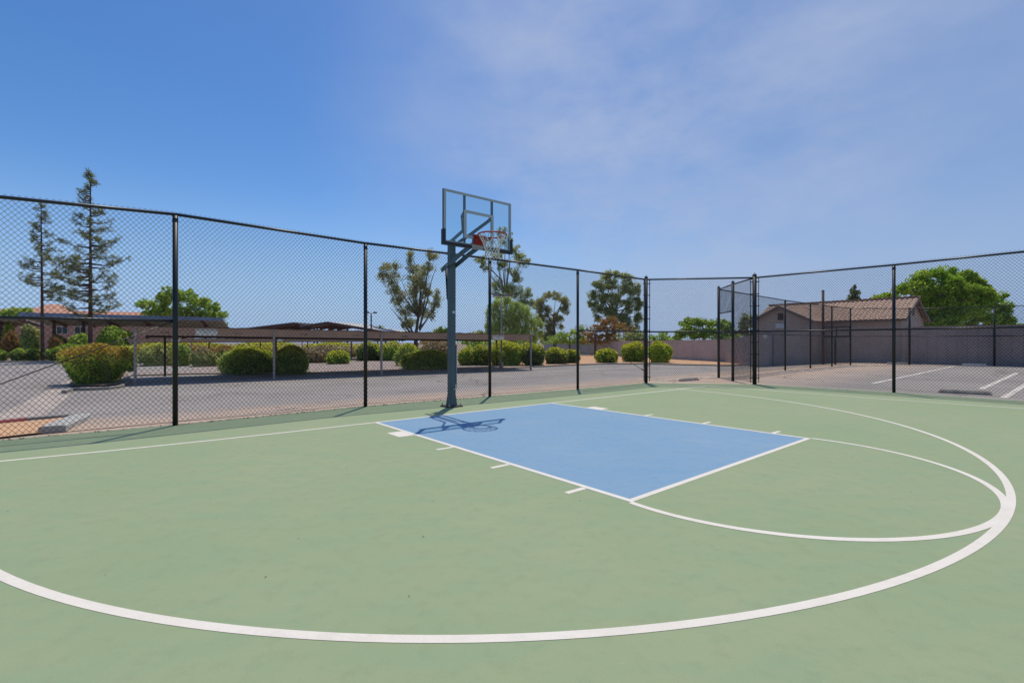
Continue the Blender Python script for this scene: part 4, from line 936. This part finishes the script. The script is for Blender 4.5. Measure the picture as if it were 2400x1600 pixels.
bush(836, 896, 804, 846, L['dark'], 'dark hedge with yellow top behind the second fence post', 3, .9, top=L['yellow'], topfrac=.2)
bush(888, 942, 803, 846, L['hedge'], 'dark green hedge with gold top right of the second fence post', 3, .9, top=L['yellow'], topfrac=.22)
bush(928, 992, 808, 858, L['sage'], 'pale green soft bush left of the hoop pole, rear one', 2.2, .88, dens=1.3, top=L['lime'], topfrac=.16)  # lime band on top is painted sunlight
bush(940, 1056, 824, 866, L['sage'], 'wide pale green mound bush left of the hoop pole', 2.8, .9, dens=1.4, depth=1.3, top=L['lime'], topfrac=.16)  # brighter lime leaves on top paint the sun on the mound
bush(985, 1062, 800, 846, L['twig'], 'reddish brown dry shrub behind the pale green bush', 2.3, .9)
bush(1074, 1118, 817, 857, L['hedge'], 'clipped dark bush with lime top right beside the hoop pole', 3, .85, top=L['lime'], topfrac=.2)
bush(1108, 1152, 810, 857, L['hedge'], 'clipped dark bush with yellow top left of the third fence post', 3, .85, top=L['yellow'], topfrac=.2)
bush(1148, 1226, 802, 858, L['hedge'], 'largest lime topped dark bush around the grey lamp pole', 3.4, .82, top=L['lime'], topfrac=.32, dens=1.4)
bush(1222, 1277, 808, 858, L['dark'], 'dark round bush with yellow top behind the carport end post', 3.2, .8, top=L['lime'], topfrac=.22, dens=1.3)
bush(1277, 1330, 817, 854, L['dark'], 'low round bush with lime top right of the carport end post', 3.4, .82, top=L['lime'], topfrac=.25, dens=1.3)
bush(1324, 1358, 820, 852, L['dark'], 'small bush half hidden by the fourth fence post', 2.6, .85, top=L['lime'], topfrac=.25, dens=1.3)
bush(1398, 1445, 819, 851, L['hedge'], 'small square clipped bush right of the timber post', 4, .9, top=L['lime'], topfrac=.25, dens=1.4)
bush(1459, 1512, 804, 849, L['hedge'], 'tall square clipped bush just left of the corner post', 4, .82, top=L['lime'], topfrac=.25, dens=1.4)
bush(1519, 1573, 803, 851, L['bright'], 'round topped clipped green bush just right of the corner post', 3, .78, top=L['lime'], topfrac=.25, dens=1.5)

def limb(mb, pts, r0, r1):
    k = len(pts); mb.tube(pts, [r0+(r1-r0)*i/(k-1) for i in range(k)], 7)
def tree(name, label, Y, trunk, limbs, clumps, n, ls, mat, bark, r0, cat='tree', group='trees beyond the parking lot', droop=0, elong=1.5, shell=.3, dz=.5, subs=15):
    """trunk: list of px points (bottom first, None y = ground); limbs: lists of px points; clumps: (px,py,rx,ry)"""
    rnd = random.Random(hash(label) % 1 if False else sum(map(ord, label)))
    def pt(px, py, dy=0): 
        v = at(px, py, Y+dy); return v
    base = pt(trunk[0][0], 900); base.z = T(base.x, base.y)-.1
    root = empty(name, (base.x, base.y, base.z+.1), label, cat, group)
    tp = [base]+[pt(px, py) for px, py in trunk[1:]]
    mb = MB(); limb(mb, tp, r0, r0*.35)
    for l in limbs:
        dy = rnd.uniform(-1, 1)*Y*.02; pts = [pt(l[0][0], l[0][1])]+[pt(px, py, dy*(i+1)/len(l)) for i, (px, py) in enumerate(l[1:])]
        limb(mb, pts, r0*.38, r0*.05)
    k = Y/F; cent = []
    if cat == 'shrub': clumps = list(clumps)+[(c[0], 799, c[2]*1.1, 7) for c in clumps if c[1] > 770]
    w = np.array([c[2]*c[3] for c in clumps], float); w /= w.sum()
    for (px, py, rx, ry), wi in zip(clumps, w):
        dy = rnd.uniform(-1, 1)*rx*k*dz
        c = np.array(pt(px, py, dy)); m = int(n*wi)
        # sub clumps inside the clump so that the outline and the inside are uneven
        ns = subs; sd = RNG.normal(size=(ns, 3)); sd /= np.linalg.norm(sd, axis=1)[:, None]; sd *= (.25+.80*RNG.random((ns, 1)))
        R3 = np.array([rx*k, rx*k*.9, ry*k])
        sc = c+sd*R3; si = RNG.integers(0, ns, m); loc = ell_points(m, shell)*(R3*.46)*(.5+.9*RNG.random((ns, 1))[si])*(1+.25*RNG.random((m, 1)))
        cent.append(sc[si]+loc)
        # twig to the clump
        q = Vector(c); 
        near = min(tp[1:]+[base], key=lambda t: (t-q).length)
        if rnd.random() < .75: mb.tube([near, near.lerp(q, .5)+Vector((0, 0, -.05*(q-near).length)), q], [r0*.22, r0*.14, r0*.05], 5)
    mb.build('trunk', bark, root, True)
    v = leaves(np.concatenate(cent), ls, elong, droop); me = quads_mesh('crown', v); link('crown', me, mat, root)
    return root
def rl(Y): return .0026*Y
# sycamore-like tree beyond the canopy, left
tree('broadleaf_tree', 'light green airy tree behind the solar canopy, left of and behind the first fence post', 70, [(430, 0), (432, 770), (440, 730)], [[(435, 770), (400, 735), (370, 715)], [(438, 750), (470, 720), (490, 715)]],
     [(345, 715, 22, 12), (372, 722, 20, 14), (385, 700, 18, 16), (405, 692, 24, 16), (440, 695, 26, 17), (468, 705, 24, 16), (495, 722, 22, 16), (515, 742, 18, 14), (445, 730, 34, 16), (400, 730, 34, 16), (485, 745, 30, 16), (350, 735, 22, 12), (518, 760, 10, 10)], 7000, .30, L['syc'], M['bark'], .35, subs=12)
# eucalyptus, centre left
tree('eucalyptus_tree', 'many stemmed eucalyptus with a V shaped crown between the second fence post and the hoop', 75, [(975, 0), (975, 785), (980, 740)],
     [[(972, 790), (950, 740), (925, 690), (905, 640)], [(976, 780), (985, 720), (985, 650), (965, 600)], [(982, 770), (1000, 710), (1012, 655), (1023, 625)], [(985, 770), (1010, 735), (1030, 700)], [(970, 790), (940, 750), (915, 720)], [(984, 775), (996, 700), (1003, 620)]],
     [(905, 625, 16, 16), (897, 645, 14, 14), (915, 650, 20, 20), (928, 625, 14, 12), (925, 680, 20, 20), (935, 705, 18, 18), (945, 735, 16, 18), (962, 605, 12, 22), (968, 630, 16, 14), (975, 650, 22, 16), (1008, 600, 16, 18), (1005, 625, 16, 14), (992, 640, 16, 16), (985, 672, 26, 20), (1000, 690, 16, 20), (965, 690, 18, 20), (970, 720, 20, 22), (1028, 695, 12, 16), (1020, 715, 14, 14), (1010, 735, 14, 14), (990, 730, 16, 20), (965, 755, 18, 14), (950, 765, 12, 12)], 20000, .17, L['euc'], M['bark'], .42, droop=.4, elong=2.2, subs=15)
# tall eucalyptus behind the net
tree('eucalyptus_tree', 'tallest eucalyptus rising behind the backboard and net', 78, [(1185, 0), (1186, 740), (1184, 690)],
     [[(1185, 700), (1172, 650), (1165, 610), (1178, 570)], [(1186, 690), (1190, 650), (1195, 610), (1192, 560)], [(1184, 700), (1205, 660), (1225, 630)], [(1178, 660), (1150, 630), (1128, 620)]],
     [(1172, 545, 7, 14), (1184, 543, 6, 10), (1182, 565, 12, 10), (1195, 560, 10, 14), (1200, 585, 18, 14), (1215, 600, 16, 10), (1222, 612, 18, 12), (1235, 612, 10, 8), (1128, 612, 16, 10), (1140, 628, 14, 10), (1128, 605, 10, 8), (1165, 600, 18, 12), (1180, 622, 18, 12), (1205, 635, 16, 14), (1208, 655, 14, 12), (1190, 675, 22, 16), (1165, 665, 14, 18), (1165, 690, 16, 10), (1185, 690, 24, 12), (1215, 690, 14, 16), (1235, 690, 12, 16), (1225, 710, 16, 12), (1250, 712, 14, 14)], 16000, .17, L['eucg'], M['palebark'], .36, droop=.4, elong=2.2, subs=15)
tree('willow_tree', 'pale green weeping willow behind the grey lamp and the carport', 58, [(1195, 0), (1195, 790), (1195, 740)], [[(1195, 770), (1170, 730), (1160, 710)], [(1196, 760), (1220, 730), (1235, 720)]],
     [(1165, 712, 16, 14), (1188, 706, 18, 14), (1210, 718, 22, 14), (1150, 735, 12, 22), (1175, 745, 24, 32), (1205, 750, 26, 34), (1232, 740, 20, 26), (1245, 765, 20, 30), (1225, 780, 26, 26), (1165, 775, 22, 28), (1195, 785, 30, 22), (1145, 765, 8, 26), (1260, 785, 14, 18), (1262, 755, 10, 16)], 20000, .15, L['willow'], M['bark'], .3, droop=.8, elong=2.6, subs=12)
tree('eucalyptus_tree', 'slender eucalyptus right of the willow with a gap in its crown', 70, [(1300, 0), (1300, 790), (1297, 740)], [[(1298, 770), (1280, 730), (1272, 700)], [(1298, 760), (1312, 720), (1320, 700)], [(1299, 775), (1288, 745), (1275, 730)]],
     [(1285, 692, 14, 10), (1303, 694, 14, 10), (1320, 705, 12, 12), (1328, 712, 8, 14), (1322, 728, 10, 12), (1268, 708, 12, 12), (1262, 725, 12, 16), (1282, 722, 12, 12), (1275, 745, 14, 16), (1300, 750, 16, 14), (1290, 765, 16, 14), (1312, 745, 10, 10), (1315, 765, 8, 8), (1290, 785, 20, 16), (1278, 790, 24, 12)], 12000, .16, L['euc'], M['bark'], .3, droop=.4, elong=2.2, subs=15)
tree('eucalyptus_tree', 'broad round eucalyptus left of the corner post', 68, [(1440, 0), (1440, 780), (1438, 730)], [[(1440, 760), (1420, 715), (1410, 680)], [(1440, 750), (1450, 700), (1448, 650)], [(1441, 755), (1470, 715), (1485, 690)]],
     [(1420, 648, 16, 12), (1448, 642, 20, 10), (1470, 652, 16, 12), (1400, 668, 14, 14), (1430, 670, 22, 16), (1462, 675, 22, 16), (1490, 685, 16, 18), (1390, 690, 12, 14), (1415, 698, 20, 18), (1445, 705, 24, 16), (1480, 715, 22, 20), (1385, 712, 10, 10), (1403, 722, 18, 16), (1430, 735, 20, 16), (1465, 745, 24, 18), (1495, 745, 14, 18), (1500, 712, 10, 14), (1480, 770, 20, 16), (1402, 745, 10, 10)], 25000, .16, L['eucg'], M['bark'], .36, droop=.4, elong=2., subs=15)
BK = 'foliage masses behind the block wall'
tree('flowering_shrub', 'red and orange flowering shrub behind the wall, under the round eucalyptus', 60, [(1425, 0), (1425, 795), (1425, 775)], [], [(1415, 755, 18, 12), (1435, 752, 20, 12), (1400, 770, 18, 12), (1425, 772, 26, 14), (1455, 768, 22, 12), (1475, 778, 18, 10), (1378, 782, 18, 10), (1400, 790, 24, 10), (1440, 792, 30, 10)], 4200, .19, L['pink'], M['bark'], .2, 'shrub', BK)
tree('leafy_shrub', 'green leafy shrub behind the wall between the slender eucalyptus and the fourth post', 62, [(1335, 0), (1335, 800), (1335, 785)], [], [(1310, 785, 16, 10), (1325, 790, 20, 10), (1345, 782, 18, 12), (1362, 775, 14, 14), (1365, 790, 20, 10), (1300, 795, 20, 8)], 2600, .19, L['syc'], M['bark'], .15, 'shrub', BK)
tree('leafy_shrub', 'bluish green shrub mass below the round eucalyptus beside the corner post', 58, [(1490, 0), (1490, 800), (1490, 790)], [], [(1470, 790, 22, 10), (1495, 782, 18, 14), (1505, 792, 12, 8)], 1500, .19, L['eucg'], M['bark'], .15, 'shrub', BK)
tree('leafy_shrub', 'small yellow green shrub just above the wall right of the corner post', 60, [(1545, 0), (1545, 800), (1545, 790)], [], [(1530, 790, 12, 7), (1550, 786, 16, 10), (1565, 792, 12, 7)], 900, .19, L['syc'], M['bark'], .12, 'shrub', BK)
tree('broadleaf_tree', 'wide olive green tree above the wall behind the corner panel', 62, [(1650, 0), (1650, 790), (1650, 770)], [[(1650, 785), (1620, 765), (1610, 755)], [(1650, 780), (1680, 760), (1690, 755)]],
     [(1610, 762, 18, 14), (1635, 755, 20, 14), (1660, 758, 20, 12), (1688, 760, 18, 14), (1705, 770, 14, 14), (1600, 782, 20, 12), (1630, 782, 28, 14), (1665, 782, 28, 14), (1700, 788, 24, 10), (1590, 792, 14, 6), (1725, 785, 14, 12)], 9500, .2, L['syc'], M['bark'], .3, subs=12)
tree('broadleaf_tree', 'dark round small tree between the gate posts and the building', 75, [(1752, 0), (1752, 780), (1752, 760)], [], [(1745, 748, 14, 12), (1762, 747, 16, 12), (1752, 762, 20, 12), (1775, 765, 12, 10), (1740, 775, 16, 12), (1762, 785, 22, 12)], 2400, .24, L['eucg'], M['bark'], .25, subs=10)
# big green tree right
tree('broadleaf_tree', 'big bright green spreading tree above the brown wall at right', 36, [(2235, 0), (2235, 760), (2232, 720)],
     [[(2234, 760), (2180, 700), (2150, 680)], [(2234, 750), (2230, 690), (2220, 650)], [(2235, 755), (2290, 710), (2320, 690)]],
     [(2055, 700, 16, 8), (2085, 695, 22, 10), (2110, 680, 20, 14), (2140, 668, 26, 20), (2165, 650, 24, 18), (2200, 642, 26, 16), (2232, 648, 26, 16), (2262, 650, 24, 16), (2285, 662, 24, 18), (2310, 680, 24, 20), (2335, 700, 22, 18), (2348, 720, 20, 16), (2180, 680, 34, 24), (2220, 680, 36, 26), (2260, 690, 36, 26), (2300, 715, 36, 26), (2160, 710, 32, 24), (2200, 720, 38, 26), (2245, 730, 40, 26), (2290, 748, 36, 20), (2330, 745, 28, 20), (2190, 752, 36, 18), (2230, 760, 36, 14), (2358, 752, 22, 14), (2385, 762, 16, 8), (2165, 745, 24, 22)], 42000, .13, L['big'], M['bark'], .32, subs=12, elong=1.6)
tree('cypress_tree', 'small distant dark conifer peeking over the tiled roof', 90, [(2003, 0), (2003, 720), (2002, 668)], [], [(2002, 672, 3.5, 7), (1999, 684, 7, 9), (2006, 686, 7, 9), (1995, 698, 9, 10), (2009, 700, 9, 10), (2002, 708, 14, 12), (2002, 720, 17, 12)], 1900, .27, L['pine'], M['pinebark'], .22, subs=15)
# low far shrubbery around the carport line
for i, (px, py, w_, h_, m_, lab) in enumerate([(885, 776, 22, 10, 'syc', 'distant yellow green treetop right of the small brown lamp'), (925, 782, 26, 8, 'olive', 'distant low grey green treetops left of the V shaped eucalyptus'), (1030, 776, 14, 12, 'sage', 'distant green treetop left of the hoop pole'), (1050, 774, 12, 14, 'syc', 'distant bright treetop right against the hoop pole'), (1118, 782, 26, 10, 'olive', 'distant olive treetop between the hoop pole and the third post'), (1020, 795, 40, 8, 'pink', 'distant reddish shrub line under the carport roof, left of the hoop pole'), (1110, 797, 36, 8, 'syc', 'distant green shrub line under the carport roof, right of the hoop pole'), (1200, 797, 60, 9, 'syc', 'green shrub line below the carport roof near its end')]):
    tree('distant_tree', lab, 72 if i < 5 else 62, [(px, 0), (px, py+14), (px, py+6)], [], [(px-w_*.5, py+3, w_*.5, h_*.7), (px+w_*.1, py, w_*.6, h_), (px+w_*.55, py+4, w_*.5, h_*.7), (px, py+10, w_, h_)], 900, .24, L[m_], M['bark'], .15, 'tree', 'distant treetops', subs=15)
tree('leafy_shrub', 'yellow green treetop before the orange roof at the left frame edge', 62, [(30, 0), (30, 760), (30, 740)], [], [(10, 735, 20, 9), (35, 730, 20, 9), (60, 728, 16, 8), (25, 742, 30, 8)], 1500, .2, L['syc'], M['bark'], .15, 'tree', 'distant treetops')
# pines
def pine(label, px, ytop, Y, prof, nb, seed, r0, lean=0):
    rnd = random.Random(seed); k = Y/F; x = (px-CX)/F*Y; z0 = T(x, Y); zt = CAMH+(HY-ytop)*k
    root = empty('pine_tree', (x, Y, z0), label, 'tree', 'tall pines at the left'); mb = MB()
    def ax(z): t = (z-z0)/(zt-z0); return Vector((x+lean*t, Y, z))
    mb.tube([ax(z0-.1+(zt-z0)*i/10) for i in range(11)], [r0*(1-.93*(i/10)**.9)+.015 for i in range(11)], 9)
    tuft = []; 
    for i in range(nb):
        t = (i+rnd.random()*.8)/nb; yp = prof[0][0]+(prof[-1][0]-prof[0][0])*t
        for (ya, ra), (yb_, rb) in zip(prof[:-1], prof[1:]):
            if ya <= yp <= yb_: rad = ra+(rb-ra)*(yp-ya)/(yb_-ya)
        z = CAMH+(HY-yp)*k; a = rnd.random()*6.283; ln = rad*k*rnd.uniform(.65, 1.15)
        if rnd.random() < .4: a = rnd.choice((0, math.pi))+rnd.gauss(0, .4)
        o_ = ax(z); d_ = Vector((math.cos(a), math.sin(a), 0)); rise = rnd.uniform(-.02, .35)*ln
        pts = [o_, o_+d_*ln*.35-up*.03*ln, o_+d_*ln*.7+up*rise*.35, o_+d_*ln+up*rise]
        mb.tube(pts, [.05*r0/.14+.012*ln, .035, .022, .01], 5)
        m = max(2, int(ln*2.6))
        for j in range(m):
            f = .35+.65*(j+rnd.random())/m if ln > .8 else .2+.8*(j+1)/m
            f = min(f, 1); seg = 1 if f < .7 else 2; q = pts[seg].lerp(pts[seg+1], (f-(.35 if seg == 1 else .7))/(.35 if seg == 1 else .3)) if f > .35 else pts[0].lerp(pts[1], f/.35)
            side = d_.cross(up)*rnd.uniform(-.28, .28)*ln*(1.1-f*.6)+up*rnd.uniform(-.05, .22)
            tuft.append(q+side); mb.tube([q-d_*.1, q+side], .012, 3)
            if rnd.random() < .55: tuft.append(q+side*rnd.uniform(-.8, .6)+up*rnd.uniform(0, .3))
    mb.build('trunk', M['pinebark'], root, True)
    tf = np.array([tuple(v) for v in tuft]); m = 20; n = len(tf)*m; c = np.repeat(tf, m, 0)
    d_ = RNG.normal(size=(n, 3)); d_[:, 2] += .35; d_ /= np.linalg.norm(d_, axis=1)[:, None]; ln = (.20+.20*RNG.random((n, 1)))
    s_ = RNG.normal(size=(n, 3)); s_ -= (s_*d_).sum(1)[:, None]*d_; s_ /= np.linalg.norm(s_, axis=1)[:, None]; s_ *= .020
    v = np.stack([c-s_*.5, c+d_*ln*.6-s_, c+d_*ln, c+d_*ln*.6+s_], 1).reshape(-1, 3); link('needles', quads_mesh('needles', v), L['pine'], root)
pine('tall open pine with a pointed dark top, the taller of the two at left', 212, 403, 42, [(406, 5), (440, 18), (475, 24), (520, 36), (555, 52), (600, 72), (650, 88), (690, 84), (720, 66), (745, 50)], 80, 5, .19)
pine('thinner shorter pine standing left of the tall one', 100, 479, 43.5, [(482, 4), (520, 16), (560, 26), (600, 36), (640, 40), (680, 46), (705, 34)], 46, 9, .15, -.15)
